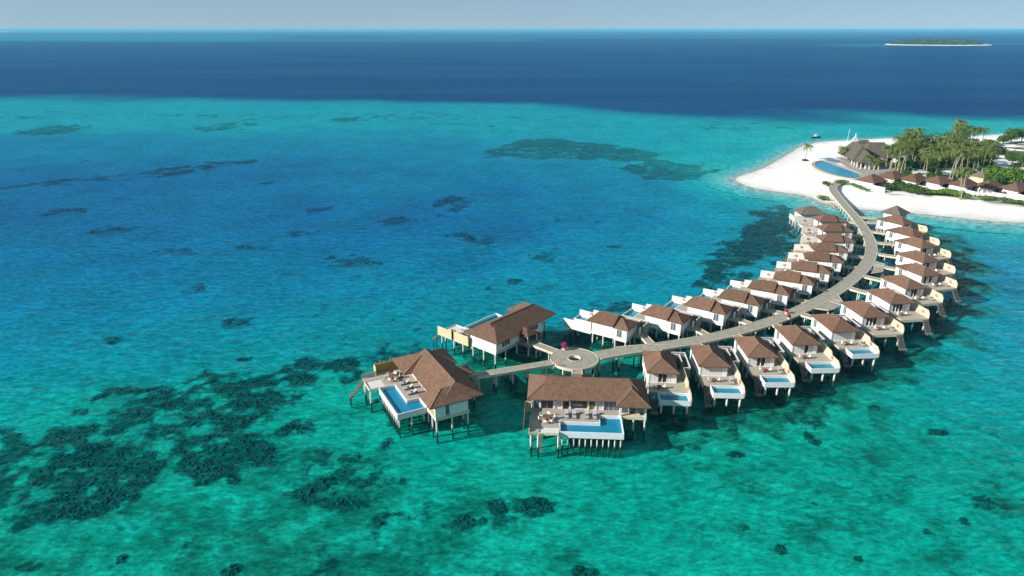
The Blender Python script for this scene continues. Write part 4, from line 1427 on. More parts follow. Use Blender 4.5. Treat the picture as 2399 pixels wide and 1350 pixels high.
# B: mirrored, sea front turned away
v = big_villa(-1, 0.4, -8.2, 'cream', CELLS_A)
v.location = (-9.75, 128.32, 0)
v.rotation_euler = (0, 0, R(229))
tag(v, 'large brown-roofed villa with cream timber privacy walls and its pool on the far side', 'villa', 'large villas around the round platform')
BIG['B'] = (-9.75, 128.32, R(229), -1)
for k, lab in (('A', 'timber footbridge from the round platform to the large villa with bamboo screen'), ('B', 'timber footbridge from the round platform to the large villa with cream walls'), ('C', 'timber footbridge from the round platform to the large villa facing the lagoon')):
    p = local_to_world(BIG[k], 9.2, 11.22)
    d = (HUB.to_2d() - p.to_2d()).normalized()
    q = HUB.to_2d() - d * 4.6
    footbridge(p, Vector((q.x, q.y, 0)), 0.85, lab, 'footbridges to the large villas')

# ---------------------------------------------------------------- furniture and small things on the decks
def put(o, fr, x, y, z, rot=0.0):
    p = local_to_world(fr, x, y, z)
    o.location = p
    o.rotation_euler = (0, 0, fr[2] + R(rot) * fr[3])
    return o


def lounger_proto(mat='cushion'):
    o = empty('sun_lounger')
    MB().box(-.34, .34, 0, 1.9, .18, .26).build('frame', M['teak'], o)
    for x in (-.3, .3):
        for y in (.12, 1.75):
            MB().box(x - .035, x + .035, y - .035, y + .035, 0, .179).build('leg', M['teak'], o)
    MB().box(-.32, .32, .02, 1.25, .262, .36).build('seat_cushion', M[mat], o)
    MB().add([(-.32, 1.24, .27), (.32, 1.24, .27), (.32, 1.85, .72), (-.32, 1.85, .72), (-.32, 1.2, .37), (.32, 1.2, .37), (.32, 1.79, .82), (-.32, 1.79, .82)],
             [(0, 3, 2, 1), (4, 5, 6, 7), (0, 1, 5, 4), (1, 2, 6, 5), (2, 3, 7, 6), (3, 0, 4, 7)]).build('back_cushion', M[mat], o)
    MB().box(-.2, .2, .75, 1.12, .362, .44).build('towel', M['blue_cloth'], o)
    return o


def chair_proto(mat='cushion_white'):
    o = empty('dining_chair')
    MB().box(-.26, .26, -.26, .26, .40, .48).build('seat', M[mat], o)
    MB().box(-.26, .26, .2, .27, .482, .86).build('backrest', M[mat], o)
    for x in (-.22, .22):
        for y in (-.22, .22):
            MB().box(x - .025, x + .025, y - .025, y + .025, 0, .399).build('leg', M['teak'], o)
    return o


def table_proto(r=.75, h=.74):
    o = empty('round_table')
    MB().tube([(0, 0, h - .05), (0, 0, h)], r, 20).build('table_top', M['wood'], o)
    MB().tube([(0, 0, .04), (0, 0, h - .051)], .07, 8).build('pedestal', M['wood'], o)
    MB().tube([(0, 0, 0), (0, 0, .039)], .32, 12).build('base', M['wood'], o)
    return o


_lo, _ch, _tb, _tbs = lounger_proto(), chair_proto(), table_proto(), table_proto(.45, .55)
_first = {}


def again(proto):
    if proto.name in _first:
        return copy_tree(proto)
    _first[proto.name] = 1
    return proto


VN = {'A': 'the large villa with bamboo screen', 'B': 'the large villa with cream walls', 'C': 'the large villa facing the lagoon'}
for key in 'ABC':
    fr = BIG[key]
    t = put(again(_tb), fr, 3.4, -2.6, DZ)
    tag(t, f'round brown dining table on the deck of {VN[key]}', 'table', 'dining tables of the large villas')
    for k in range(6):
        an = 2 * math.pi * k / 6 + .3
        c = put(again(_ch), fr, 3.4 + 1.15 * math.cos(an), -2.6 + 1.15 * math.sin(an), DZ, math.degrees(an) - 90)
        tag(c, f'pale dining chair drawn up to the table of {VN[key]}', 'chair', f'dining chairs of {VN[key]}')
    xs = {'C': (6.7, 8.0, 10.1, 11.4), 'A': (6.4, 8.4, 10.4), 'B': (7, 9, 11)}[key]
    for x in xs:
        l_ = put(again(_lo), fr, x, -2.1 if key != 'A' else -2.2, DZ)
        tag(l_, f'grey sun lounger beside the pool of {VN[key]}', 'sun lounger', f'sun loungers of {VN[key]}')
# yellow bean bag and yellow sofa
def lump(name, mat, rx, ry, rz, n=10, seed=1):
    rr = random.Random(seed)
    vs, fs = [], []
    rows = [(0.0, .82), (.25, 1.0), (.55, .92), (.8, .62), (.95, .28)]
    for z, s in rows:
        for k in range(n):
            t = 2 * math.pi * k / n
            j = 1 + rr.uniform(-.08, .08)
            vs.append((rx * s * j * math.cos(t), ry * s * j * math.sin(t), rz * z))
    vs.append((0, 0, rz))
    for i in range(len(rows) - 1):
        for k in range(n):
            fs.append((i * n + k, i * n + (k + 1) % n, (i + 1) * n + (k + 1) % n, (i + 1) * n + k))
    b = (len(rows) - 1) * n
    for k in range(n):
        fs.append((b + k, b + (k + 1) % n, len(vs) - 1))
    fs.append(tuple(range(n - 1, -1, -1)))
    return MB().add(vs, fs).build(name, M[mat], None, True)
o = put(lump('bean_bag', 'yellow', .65, .6, .6, seed=3), BIG['A'], 2.0, -1.4, DZ)
tag(o, 'bright yellow bean bag on the deck beside the bamboo screen', 'bean bag')
o = put(lump('bean_bag', 'yellow', .7, .5, .75, seed=5), BIG['C'], 11.0, 1.9, DZ)
tag(o, 'bright yellow bean bag inside the open front of the lagoon-facing villa', 'bean bag')


def daybed():
    o = empty('daybed')
    MB().box(-.95, .95, -.6, .6, .2, .42).build('mattress', M['cushion_white'], o)
    MB().box(-.98, .98, -.63, .63, .1, .198).build('frame', M['teak'], o)
    for x in (-.9, .9):
        for y in (-.55, .55):
            MB().box(x - .04, x + .04, y - .04, y + .04, 0, .099).build('leg', M['teak'], o)
    for x in (-.5, .45):
        MB().box(x - .22, x + .22, .3, .56, .422, .66).build('pillow', M['blue_cloth'], o)
    return o
o = put(daybed(), BIG['C'], 8.6, 2.6, DZ)
tag(o, 'low white daybed in the open sitting room of the lagoon-facing villa', 'daybed')

# life rings, tables, chairs on the small villas
def life_ring():
    vs, fs = [], []
    n, k = 16, 6
    for i in range(n):
        t = 2 * math.pi * i / n
        for j in range(k):
            s = 2 * math.pi * j / k
            r = .27 + .08 * math.cos(s)
            vs.append(((.08 * math.sin(s)), r * math.cos(t), r * math.sin(t)))
    for i in range(n):
        for j in range(k):
            fs.append((i * k + j, i * k + (j + 1) % k, ((i + 1) % n) * k + (j + 1) % k, ((i + 1) % n) * k + j))
    return MB().add(vs, fs).build('life_ring', M['orange'], None, True)
_lr = life_ring()
for i, fr in enumerate(FR):
    near = i < 13
    k = i if near else i - 13
    row = 'near' if near else 'far'
    r_ = put(again(_lr), fr, 7.05, -2.5 if fr[4] else -1.6, 3.95 if fr[4] else 4.2)
    tag(r_, f'orange life ring on the deck wall of the {ORD[k]} {row}-row villa from round platform', 'life ring', 'orange life rings on the deck walls')
    if near or i > 17:
        t = put(again(_tbs), fr, 2.2 + .5 * (i % 3), -1.3, DZ)
        tag(t, f'small round table on the deck of the {ORD[k]} {row}-row villa from round platform', 'table', 'small tables on the villa decks')
        for s in (-1, 1):
            c = put(again(_ch), fr, 2.2 + .5 * (i % 3) + .8 * s, -1.25, DZ, -90 * s)
            tag(c, f'pale chair on the deck of the {ORD[k]} {row}-row villa from round platform', 'chair', f'deck chairs of the {ORD[k]} {row}-row villa')
        if i % 3 != 0:
            l_ = put(again(_lo), fr, 5.9, -2.3, DZ)
            tag(l_, f'grey sun lounger on the deck of the {ORD[k]} {row}-row villa from round platform', 'sun lounger', 'sun loungers on the villa decks')
# flower tubs on the jetty
def flower_tub(px, z, mat, label, w=.75):
    p = at(px[0], px[1], z)
    o = empty('flower_tub', (p.x, p.y, z), 0, label, 'flower tub')
    MB().tube([(0, 0, 0), (0, 0, .5)], [.3, .4], 10).build('tub', M['pile'], o)
    mb = MB()
    for k in range(110):
        d = Vector((random.gauss(0, 1), random.gauss(0, 1), random.gauss(0, .8))).normalized() * w * random.uniform(.4, 1)
        c = Vector((0, 0, .5 + w * .75)) + d
        a = Vector((random.gauss(0, 1), random.gauss(0, 1), random.gauss(0, 1))).normalized() * .16
        b = a.cross(Vector((random.gauss(0, 1), random.gauss(0, 1), random.gauss(0, 1)))).normalized() * .16
        mb.add([c - a - b, c + a - b, c + a + b, c - a + b], [(0, 1, 2, 3)])
    mb.build('blossom', M[mat], o)
    return o
flower_tub((1322, 820), DZ + .005, 'pink', 'tub of magenta bougainvillea on the rim of the round platform', .6)
flower_tub((1842, 735), DZ + .005, 'red', 'tub of red bougainvillea at a footbridge end on the jetty\'s far edge', .36)
flower_tub((1848, 748), DZ + .005, 'red', 'tub of red bougainvillea on the near edge of the jetty', .32)
o = again(_lr)
p = HUB + Vector((-3.6, -3.4, .5))
o.location = p
o.rotation_euler = (0, 0, R(60))
tag(o, 'orange life ring standing on the rim of the round platform', 'life ring', 'orange life rings on the deck walls')

# ---------------------------------------------------------------- pavilions at the landward end of the villa rows
def pavilion(cx, cy, rz, wx, wy, zr, label, ridge=0.0):
    root = empty('spa_pavilion', (cx, cy, 0), rz, label, 'pavilion', 'grey-roofed pavilions by the beach end of the jetty')
    P = Part(root, 1)
    P('floor_slab', MB().box(-wx, wx, -wy, wy, 2.5, DZ), 'white')
    for q in [(-wx, wx, -wy, -wy + .18), (-wx, wx, wy - .18, wy), (-wx, -wx + .18, -wy + .182, wy - .182), (wx - .18, wx, -wy + .182, wy - .182)]:
        P('wall', MB().box(*q, DZ + .002, 5.4), 'white')
    P('roof', MB().hip(-wx - .8, wx + .8, -wy - .8, wy + .8, 5.56, zr, (-ridge, 0), (ridge, 0)), 'roof_grey')
    for x in (-wx + .3, 0, wx - .3):
        for y in (-wy + .3, wy - .3):
            P.pile(x, y, 2.5)
    return root
p = at(2098, 497, 5.56)
pavilion(p.x, p.y, R(35), 2.6, 2.6, 7.9, 'small square pavilion with a pyramid grey roof standing off the beach')
PAV1 = p
p = at(1899, 497, 5.56)
pv = pavilion(p.x, p.y + .5, R(-2), 3.9, 3.0, 7.5, 'white pavilion with a grey hipped roof, farthest from the round platform in far row', 1.5)
Part(pv, 1)('privacy_wall', MB().box(-5.6, -3.95, -3.0, -2.86, 2.5, 4.8), 'white')
Part(pv, 1)('deck', MB().box(-5.6, -3.95, -2.855, 2.8, 2.8, DZ), 'deck')
Part(pv, 1)('privacy_wall', MB().box(-5.75, -5.605, -3.0, 2.8, 2.5, 4.3), 'pale')
for y in (-2.6, 0, 2.5):
    Part(pv, 1).pile(-5.3, y, 2.8)
q = nearest_on_jetty(Vector((p.x + 5, p.y, 0)))
footbridge(Vector((p.x + 4.0, p.y - .3, 0)), Vector((q.x - JW - .2, q.y, 0)), .7, 'timber footbridge from jetty to white pavilion with grey hipped roof', 'footbridges to the pavilions')
q = nearest_on_jetty(PAV1)
d = (q.to_2d() - PAV1.to_2d()).normalized()
footbridge(Vector((PAV1.x + d.x * 3.7, PAV1.y + d.y * 3.7, 0)), Vector((q.x - d.x * (JW + .3), q.y - d.y * (JW + .3), 0)), .7, 'timber footbridge from jetty to square pavilion with pyramid roof', 'footbridges to the pavilions')

# ---------------------------------------------------------------- island: pool and deck
def gpt(u, v, z=None):
    p = at(u, v, 1.2)
    z = ground_z(p.x, p.y) if z is None else z
    return at(u, v, z)

IZ = 1.75     # level of the paved terrace
M['stone'] = surf('terrace_paving', (0.36, 0.33, 0.30), (0.26, 0.24, 0.22), rough=0.85, scale=0.6, coords='World')
M['rim'] = surf('stone_rim', (0.46, 0.36, 0.28), (0.36, 0.28, 0.22), rough=0.85, scale=0.8)
M['tile_sea'] = surf('resort_pool_tile', (0.03, 0.31, 0.46), (0.02, 0.26, 0.42), rough=0.4, scale=0.12, coords='World')
M['tile_shallow'] = surf('resort_pool_shallow', (0.10, 0.26, 0.36), rough=0.4, scale=0.2)
outer = [(1903, 386), (1908, 379), (1925, 376), (1945, 378), (1962, 386), (1985, 394), (2005, 401), (2022, 408), (2024, 415), (2008, 419), (1985, 417), (1960, 412), (1935, 405), (1915, 396)]
ow = chaikin([at(u, v, IZ).to_2d() for u, v in outer], True, 2)
c = sum(ow, Vector((0, 0))) / len(ow)
pool_o = empty('beach_pool', (0, 0, 0), 0, 'large crescent-shaped blue swimming pool on the white beach', 'swimming pool')
n = len(ow)
def inset(pts, d):
    out = []
    k = len(pts)
    area = sum(pts[i].x * pts[(i + 1) % k].y - pts[(i + 1) % k].x * pts[i].y for i in range(k))
    s = 1 if area > 0 else -1
    for i in range(k):
        t = (pts[(i + 1) % k] - pts[i - 1]).normalized()
        out.append(pts[i] + Vector((-t.y, t.x)) * d * s)
    return out
iw = inset(ow, .9)
ow2 = inset(ow, -.7)
vs = [(p.x, p.y, .2) for p in ow2] + [(p.x, p.y, IZ + .04) for p in ow2] + [(p.x, p.y, IZ + .04) for p in iw] + [(p.x, p.y, IZ - .32) for p in iw]
fs = []
for i in range(n):
    j = (i + 1) % n
    for a in range(3):
        fs.append((a * n + i, a * n + j, (a + 1) * n + j, (a + 1) * n + i))
MB().add(vs, fs).build('pool_rim', M['rim'], pool_o)
fl = MB().prism([(p.x, p.y) for p in inset(ow, .7)], IZ - .7, IZ - .3).build('pool_floor', M['tile_sea'], pool_o)
w_ = MB().add([(p.x, p.y, IZ - .08) for p in iw], [tuple(range(n))]).build('pool_water', M['pool_water'], pool_o)
pool2 = empty('beach_pool', (0, 0, 0), 0, 'small shallow blue pool beside the crescent pool\'s landward edge', 'swimming pool')
o2 = chaikin([at(u, v, IZ).to_2d() for u, v in [(1930, 373), (1945, 370), (1968, 374), (1972, 380), (1950, 379)]], True, 2)
MB().prism([(p.x, p.y) for p in inset(o2, -.5)], .2, IZ - .25).build('pool_shell', M['rim'], pool2)
MB().prism([(p.x, p.y) for p in o2], IZ - .249, IZ - .2).build('pool_floor', M['tile_shallow'], pool2)
MB().add([(p.x, p.y, IZ - .08) for p in inset(o2, -.4)], [tuple(range(len(o2)))]).build('pool_water', M['pool_water'], pool2)
terr = [(1968, 381), (1975, 374), (2000, 372), (2040, 380), (2060, 395), (2100, 400), (2110, 408), (2070, 412), (2026, 414), (2014, 404), (1990, 394)]
MB().prism([at(u, v, IZ).to_2d()[:] for u, v in terr], .4, IZ - .02).build('terrace', M['stone'], None)
tag(bpy.data.objects['terrace'], 'grey stone terrace between pool and main building', None, None, 'structure')
# sandy path through the grove
path = [at(u, v, 1.6).to_2d() for u, v in [(2128, 404), (2140, 400), (2160, 392), (2185, 383), (2190, 386), (2168, 397), (2150, 406), (2135, 410)]]
MB().prism([p[:] for p in path], .8, 1.68).build('path', surf('coral_sand_path', (0.72, 0.69, 0.62), rough=.9, scale=.5), None)
tag(bpy.data.objects['path'], 'pale sand path through the palm grove', None, None, 'structure')

# ---------------------------------------------------------------- main resort building
M['thatch'] = shingles('grey_thatch', (0.125, 0.108, 0.082), (0.065, 0.058, 0.046))
b0 = at(2016, 396, IZ)
mainb = empty('resort_building', (b0.x, b0.y, 0), R(-6), 'large main building with steep grey thatched roofs by the crescent pool', 'building')
P = Part(mainb, 1)
P('floor_slab', MB().box(-1, 20, -1, 32, .6, IZ + .1), 'stone')
for q in [(3.5, 19.5, 1.5, 31)]:
    P('wall', MB().box(q[0], q[0] + .3, q[2], q[3], IZ + .1, 5), 'white')
    P('wall', MB().box(q[1] - .3, q[1], q[2], q[3], IZ + .1, 5), 'white')
    P('wall', MB().box(q[0] + .3, q[1] - .3, q[3] - .3, q[3], IZ + .1, 5), 'white')
P('roof', MB().hip(-1.5, 7.0, -2.2, 15, 4.9, 9.6, (2.75, 1.6), (2.75, 15)), 'thatch')
P('roof', MB().hip(-2.6, 7.6, 4.5, 26, 5.0, 11.6, (2.5, 9.0), (2.5, 22)), 'thatch')
P('roof', MB().hip(6.5, 22, 13.0, 31, 5.1, 11.2, (10.5, 22.0), (17.5, 22.0)), 'thatch')
P('roof', MB().hip(5.0, 17, 24, 38, 5.1, 11.0, (9, 31), (13, 31)), 'thatch')
P('flat_roof', MB().box(9.5, 15, 8.5, 11.8, 4.6, 4.9), 'white')
P('wall', MB().box(9.7, 14.8, 8.7, 9.0, IZ + .1, 4.598), 'brown_wall')
for x in (-.6, 1.4, 3.5, 5.6, 7.6):
    P('column', MB().box(x - .22, x + .22, -1.5, -1.06, IZ + .1, 4.74), 'trim')
for y in (2.5, 6, 9.5):
    P('column', MB().box(-1.1, -.7, y, y + .4, IZ + .1, 4.74), 'trim')
P('glass_front', MB().box(.2, 3.2, 3.0, 3.1, IZ + .1, 4.6), 'glass')
P('mast', MB().tube([(1.0, 26, 4.9), (1.4, 26, 17.2)], [.16, .07], 6), 'trim')

# white conical tent
t0 = gpt(2001, 341)
tent = empty('beach_tent', (t0.x, t0.y, t0.z), 0, 'white conical frame tent with lilac cloth on the beach behind the main building', 'tent')
MB().tube([(0, 0, 0), (0, 0, 3.6)], [2.6, .15], 9).build('cloth', surf('lilac_cloth', (0.42, 0.36, 0.50), rough=.9, scale=1), tent)
for k in range(9):
    t = 2 * math.pi * k / 9
    MB().tube([(3.2 * math.cos(t), 3.2 * math.sin(t), 0), (.25 * math.cos(t), .25 * math.sin(t), 5.4), (-.5 * math.cos(t), -.5 * math.sin(t), 6.6)], .09, 5).build('pole', M['trim'], tent)

# ---------------------------------------------------------------- bungalows behind the beach
def bungalow(u, v, rz, label, w=4.4, dp=4.0):
    p = at(u, v, 1.5)
    z = ground_z(p.x, p.y)
    root = empty('beach_bungalow', (p.x, p.y, z), R(rz), label, 'bungalow', 'brown-roofed bungalows behind the beach')
    P = Part(root, 1)
    P('floor_slab', MB().box(-w, w, -dp - 2, dp, -.6, .25), 'stone')
    P('wall', MB().box(-w + .2, -w + .4, -dp + .2, dp - .1, .25, 2.9), 'white')
    P('wall', MB().box(w - .4, w - .2, -dp + .2, dp - .1, .25, 2.9), 'white')
    P('wall', MB().box(-w + .4, w - .4, dp - .3, dp - .1, .25, 2.9), 'white')
    for k in range(5):
        x = -w + .5 + k * (2 * w - 1) / 5
        mt = 'glass' if k in (1, 2, 3) else 'curtain'
        P('glass_door' if mt == 'glass' else 'wall_panel', MB().box(x + .03, x + (2 * w - 1) / 5 - .03, -dp + .6, -dp + .68, .251, 2.85), mt)
    r = P('roof', MB().hip(-w - .5, w + .5, -dp - .5, dp + .5, 3.05, 5.5, (-1.2, 0), (1.2, 0)), 'roof_dark')
    P('ridge_cap', MB().tube([(-1.2, 0, 5.51), (1.2, 0, 5.51)], .1, 6), 'ridge', r)
    P('garden_wall', MB().box(-w - .2, -w - .04, -dp - 5.5, dp, -.8, 2.1), 'white')
    P('garden_wall', MB().box(w + .04, w + .2, -dp - 5.5, dp - 1, -.8, 1.9), 'cream')
    return root
BN = [(2040, 437, 28), (2090, 430, 25), (2140, 436, 24), (2196, 441, 22), (2256, 448, 22), (2314, 452, 22), (2377, 458, 20), (2440, 466, 20)]
for k, (u, v, rz) in enumerate(BN):
    bungalow(u, v, rz, f'{ORD[k]} brown-roofed white bungalow from the crescent pool, in the row behind the beach')
p = gpt(2300, 428)
hut = empty('service_hut', (p.x, p.y, p.z), R(20), 'small hut with a cream wall and dark roof among the palms behind the bungalows', 'hut')
P = Part(hut, 1)
P('wall', MB().box(-3, 3, -2.5, 2.5, -.3, 2.8), 'cream')
P('roof', MB().hip(-3.8, 3.8, -3.4, 3.4, 2.95, 5.2, (-1, 0), (1, 0)), 'roof_grey')
p = gpt(2320, 352)
hut = empty('back_pavilion', (p.x, p.y, p.z), R(15), 'pavilion with weathered grey roof at the back of the palm grove', 'pavilion')
P = Part(hut, 1)
P('wall', MB().box(-4, 4, -3, 3, -.3, 2.6), 'grey_wall')
P('roof', MB().hip(-5, 5, -4, 4, 2.75, 5.4, (-1.5, 0), (1.5, 0)), 'roof_grey')
p = gpt(2200, 360)
hut = empty('grove_hut', (p.x, p.y, p.z), R(10), 'half-hidden hut with grey thatched roof in the middle of the palm grove', 'hut')
P = Part(hut, 1)
P('wall', MB().box(-4, 4, -3, 3, -.3, 2.6), 'brown_wall')
P('roof', MB().hip(-5, 5, -4, 4, 2.75, 5.6, (-1.5, 0), (1.5, 0)), 'roof_grey')
p = at(2342, 387, 1.7)
pl = empty('villa_pool', (p.x, p.y, 0), R(15), 'small blue swimming pool behind the bungalows among the trees', 'swimming pool')
MB().box(-6, 6, -3, 3, .3, 1.72).build('pool_shell', M['stone'], pl)
MB().box(-5.6, 5.6, -2.6, 2.6, 1.725, 1.735).build('pool_floor', M['tile_dark'], pl)
MB().add([(-5.6, -2.6, 1.8), (5.6, -2.6, 1.8), (5.6, 2.6, 1.8), (-5.6, 2.6, 1.8)], [(0, 1, 2, 3)]).build('pool_water', M['pool_water'], pl)

# ---------------------------------------------------------------- boat
p = at(1912, 322, 0)
BS = 0.85
boat = empty('motor_boat', (p.x, p.y, 0), R(8), 'small white motorboat with a dark hull moored off the sand spit', 'boat')
hv = []
L_, B_ = 3.4, 1.15
st = [(-1, .85, 0), (-.5, 1, 0), (.1, 1, .03), (.6, .75, .12), (1, .05, .3)]
for (s, w, dz) in st:
    hv += [(s * L_, -w * B_ * .6, -.3), (s * L_, w * B_ * .6, -.3), (s * L_, w * B_, .75 + dz), (s * L_, -w * B_, .75 + dz)]
fs = []
for i in range(len(st) - 1):
    a, b = 4 * i, 4 * i + 4
    fs += [(a, a + 1, b + 1, b), (a + 1, a + 2, b + 2, b + 1), (a + 3, a, b, b + 3), (a + 2, a + 3, b + 3, b + 2)]
fs += [(0, 3, 2, 1), (16, 17, 18, 19)]
MB().add(hv, fs).build('hull', M['frame'], boat)
MB().box(-L_ * .9, L_ * .45, -.95, .95, .77, .95).build('gunwale', M['trim'], boat)
MB().box(-.6, .5, -.55, .55, .95, 1.6).build('console', M['trim'], boat)
MB().box(-1.6, .9, -.95, .95, 2.15, 2.25).build('canopy', M['trim'], boat)
for x in (-1.5, .8):
    for y in (-.85, .85):
        MB().tube([(x, y, .95), (x, y, 2.15)], .04, 5).build('canopy_post', M['frame'], boat)
boat.scale = (BS, BS, BS)
MB().box(-L_ * 1.08, -L_ * .98, -.25, .25, -.3, 1.2).build('outboard_motor', M['frame'], boat)

# ---------------------------------------------------------------- trees
M['palm'] = foliage('palm_frond', (0.23, 0.27, 0.07), (0.07, 0.12, 0.022), .3)
M['leaf'] = foliage('broad_leaf', (0.025, 0.085, 0.012), (0.10, 0.20, 0.025), .25)
M['leaf_bright'] = foliage('bright_leaf', (0.06, 0.15, 0.014), (0.17, 0.29, 0.03), .25)
M['trunk'] = surf('palm_trunk', (0.40, 0.35, 0.28), (0.26, 0.22, 0.17), rough=.9, scale=3, stretch=(1, 1, 6))
M['bark'] = surf('bark', (0.20, 0.16, 0.12), rough=.9, scale=4)


def palm_crown(seed, n=17, fl=3.4):
    rr = random.Random(seed)
    mb = MB()
    for k in range(n):
        az = 2 * math.pi * k / n * 2.4 + rr.uniform(-.25, .25)
        el = rr.uniform(-.15, 1.15) if k % 3 else rr.uniform(.7, 1.35)
        L = fl * rr.uniform(.8, 1.1)
        h = Vector((math.cos(az), math.sin(az), 0))
        side = Vector((-h.y, h.x, 0))
        pts = []
        p = Vector((0, 0, 0))
        e = el
        seg = 7
        for s in range(seg + 1):
            pts.append(p.copy())
            p = p + (h * math.cos(e) + Vector((0, 0, math.sin(e)))) * (L / seg)
            e -= (.24 + .05 * s) * rr.uniform(.8, 1.2)
        for s in range(seg):
            for side_s in (-1, 1):
                for q in (0.15, .65):
                    a = pts[s].lerp(pts[s + 1], q)
                    b = pts[s].lerp(pts[s + 1], min(1, q + .5))
                    wv = (0.35 + .78 * math.sin(math.pi * min(.95, (s + q + .8) / (seg + .6)))) * rr.uniform(.75, 1.1)
                    tip = b + side * side_s * wv * .85 + Vector((0, 0, -.42 * wv - rr.uniform(0, .15))) + (pts[s + 1] - pts[s]) * .6
                    mb.add([a, b, tip], [(0, 1, 2)])
    return mb


def palm_trunk(h, lean, seed):
    rr = random.Random(seed)
    az = rr.uniform(0, 6.28)
    pts, rd = [], []
    for k in range(7):
        t = k / 6
        off = lean * h * t * t
        pts.append((off * math.cos(az), off * math.sin(az), h * t - .4 * (1 - t)))
        rd.append(.2 - .09 * t + (.1 if k == 0 else 0))
    return MB().tube(pts, rd, 7), pts[-1]


palm_proto = []
for s in range(7):
    h = [7.0, 8.5, 9.5, 10.5, 11.5, 12.5, 6.0][s]
    o = empty('palm_tree')
    tb, top = palm_trunk(h, [.06, .14, .1, .18, .05, .12, .08][s], 40 + s)
    tb.build('trunk', M['trunk'], o, True)
    c = palm_crown(70 + s, 20 + s % 4, 3.9 + .15 * (s % 3)).build('crown', M['palm'], o)
    c.location = top
    palm_proto.append((h, o, [0]))


def palm(u, v, h, label, group='coconut palms of the grove'):
    p = gpt(u, v)
    ph, o, used_ = min(palm_proto, key=lambda q: abs(q[0] - h) + random.uniform(0, 1.2))
    if used_[0]:
        t = copy_tree(o)
    else:
        t = o
    used_[0] += 1
    t.location = (p.x, p.y, p.z - .05)
    k = h / ph
    t.scale = (k, k, k)
    t.rotation_euler = (0, 0, random.uniform(0, 6.28))
    tag(t, label, 'palm tree', group)
    return t


GL = 'tall coconut palm with pale slender trunk in the grove behind the bungalows'
PALMS = [(2074, 398, 10), (2083, 400, 9), (2087, 398, 11), (2096, 400, 9), (2105, 401, 11), (2100, 413, 12), (2107, 416, 13), (2115, 396, 11), (2122, 391, 11), (2129, 390, 12), (2141, 383, 11), (2160, 415, 9),
         (2167, 421, 10), (2191, 412, 9), (2205, 377, 10), (2217, 383, 12), (2224, 420, 11), (2229, 426, 13), (2240, 422, 13), (2253, 396, 9), (2279, 401, 9), (2299, 408, 11), (2307, 421, 12.5), (2222, 357, 12),
         (2239, 352, 13), (2251, 352, 13), (2261, 351, 12), (2282, 343, 9.5), (2297, 351, 11), (2112, 372, 11), (2125, 372, 12), (2136, 366, 12), (2146, 372, 10), (2098, 384, 11), (2092, 375, 11), (2230, 372, 12),
         (2245, 378, 11), (2262, 375, 10), (2275, 382, 9), (2290, 385, 9), (2212, 398, 8), (2180, 400, 8), (2270, 362, 12), (2232, 345, 14), (2151, 395, 8.5), (2288, 412, 9), (2262, 410, 8), (2080, 385, 8), (2118, 405, 8), (2306, 395, 8), (2090, 392, 9), (2101, 394, 10), (2135, 384, 11), (2150, 384, 9), (2172, 388, 9), (2198, 388, 9), (2210, 370, 12), (2226, 392, 10), (2236, 400, 10), (2246, 404, 9), (2256, 386, 11), (2268, 396, 9), (2284, 392, 10), (2296, 376, 10), (2120, 360, 12), (2144, 358, 12), (2244, 362, 13), (2258, 364, 12), (2275, 352, 11), (2186, 374, 10)]
BW = [gpt(u, v) for u, v, _ in BN]


def by_bungalow(u, v):
    p = gpt(u, v)
    k = min(range(len(BW)), key=lambda i: abs(math.atan2(BW[i].x, BW[i].y) - math.atan2(p.x, p.y)))
    far = p.y - BW[k].y
    return ('right behind' if far < 22 else 'well behind' if far < 60 else 'far behind') + f' the {ORD[k]} bungalow from the crescent pool'


for u, v, h in PALMS:
    palm(u, v, h, ('tall' if h > 10.5 else 'shorter') + ' coconut palm with pale trunk ' + by_bungalow(u, v))
palm(1886, 376, 7.2, 'lone coconut palm standing in a dark box on the open sand spit', None)
for u, v, h in [(1969, 378, 6), (1978, 382, 6.5), (1988, 381, 6), (1996, 378, 5.5)]:
    palm(u, v, h, 'short palm in the cluster between the crescent pool and main building', 'palms by the crescent pool')
for u, v, h in [(2032, 413, 8), (2046, 414, 6), (2056, 408, 6)]:
    palm(u, v, h, 'palm in front of the columns of the main building', 'palms in front of the main building')
for u, v, h in [(2247, 467, 11), (2250, 469, 11.5)]:
    palm(u, v, h, 'tall palm rising from the beach-side hedge in front of the bungalows', 'palms in the beach hedge')
palm(2320, 367, 7, 'slanting palm standing apart at the inland edge of the grove', None)
p = gpt(1886, 377)
o = empty('planter_box', (p.x, p.y, p.z), R(10), 'dark square planter box around the foot of the lone palm', 'planter')
for q in [(-1.1, 1.1, -1.1, -.95), (-1.1, 1.1, .95, 1.1), (-1.1, -.95, -.948, .948), (.95, 1.1, -.948, .948)]:
    MB().box(*q, -.2, .75).build('side_board', M['frame'], o)
MB().box(-.948, .948, -.948, .948, -.2, .55).build('soil', M['brown_wall'], o)


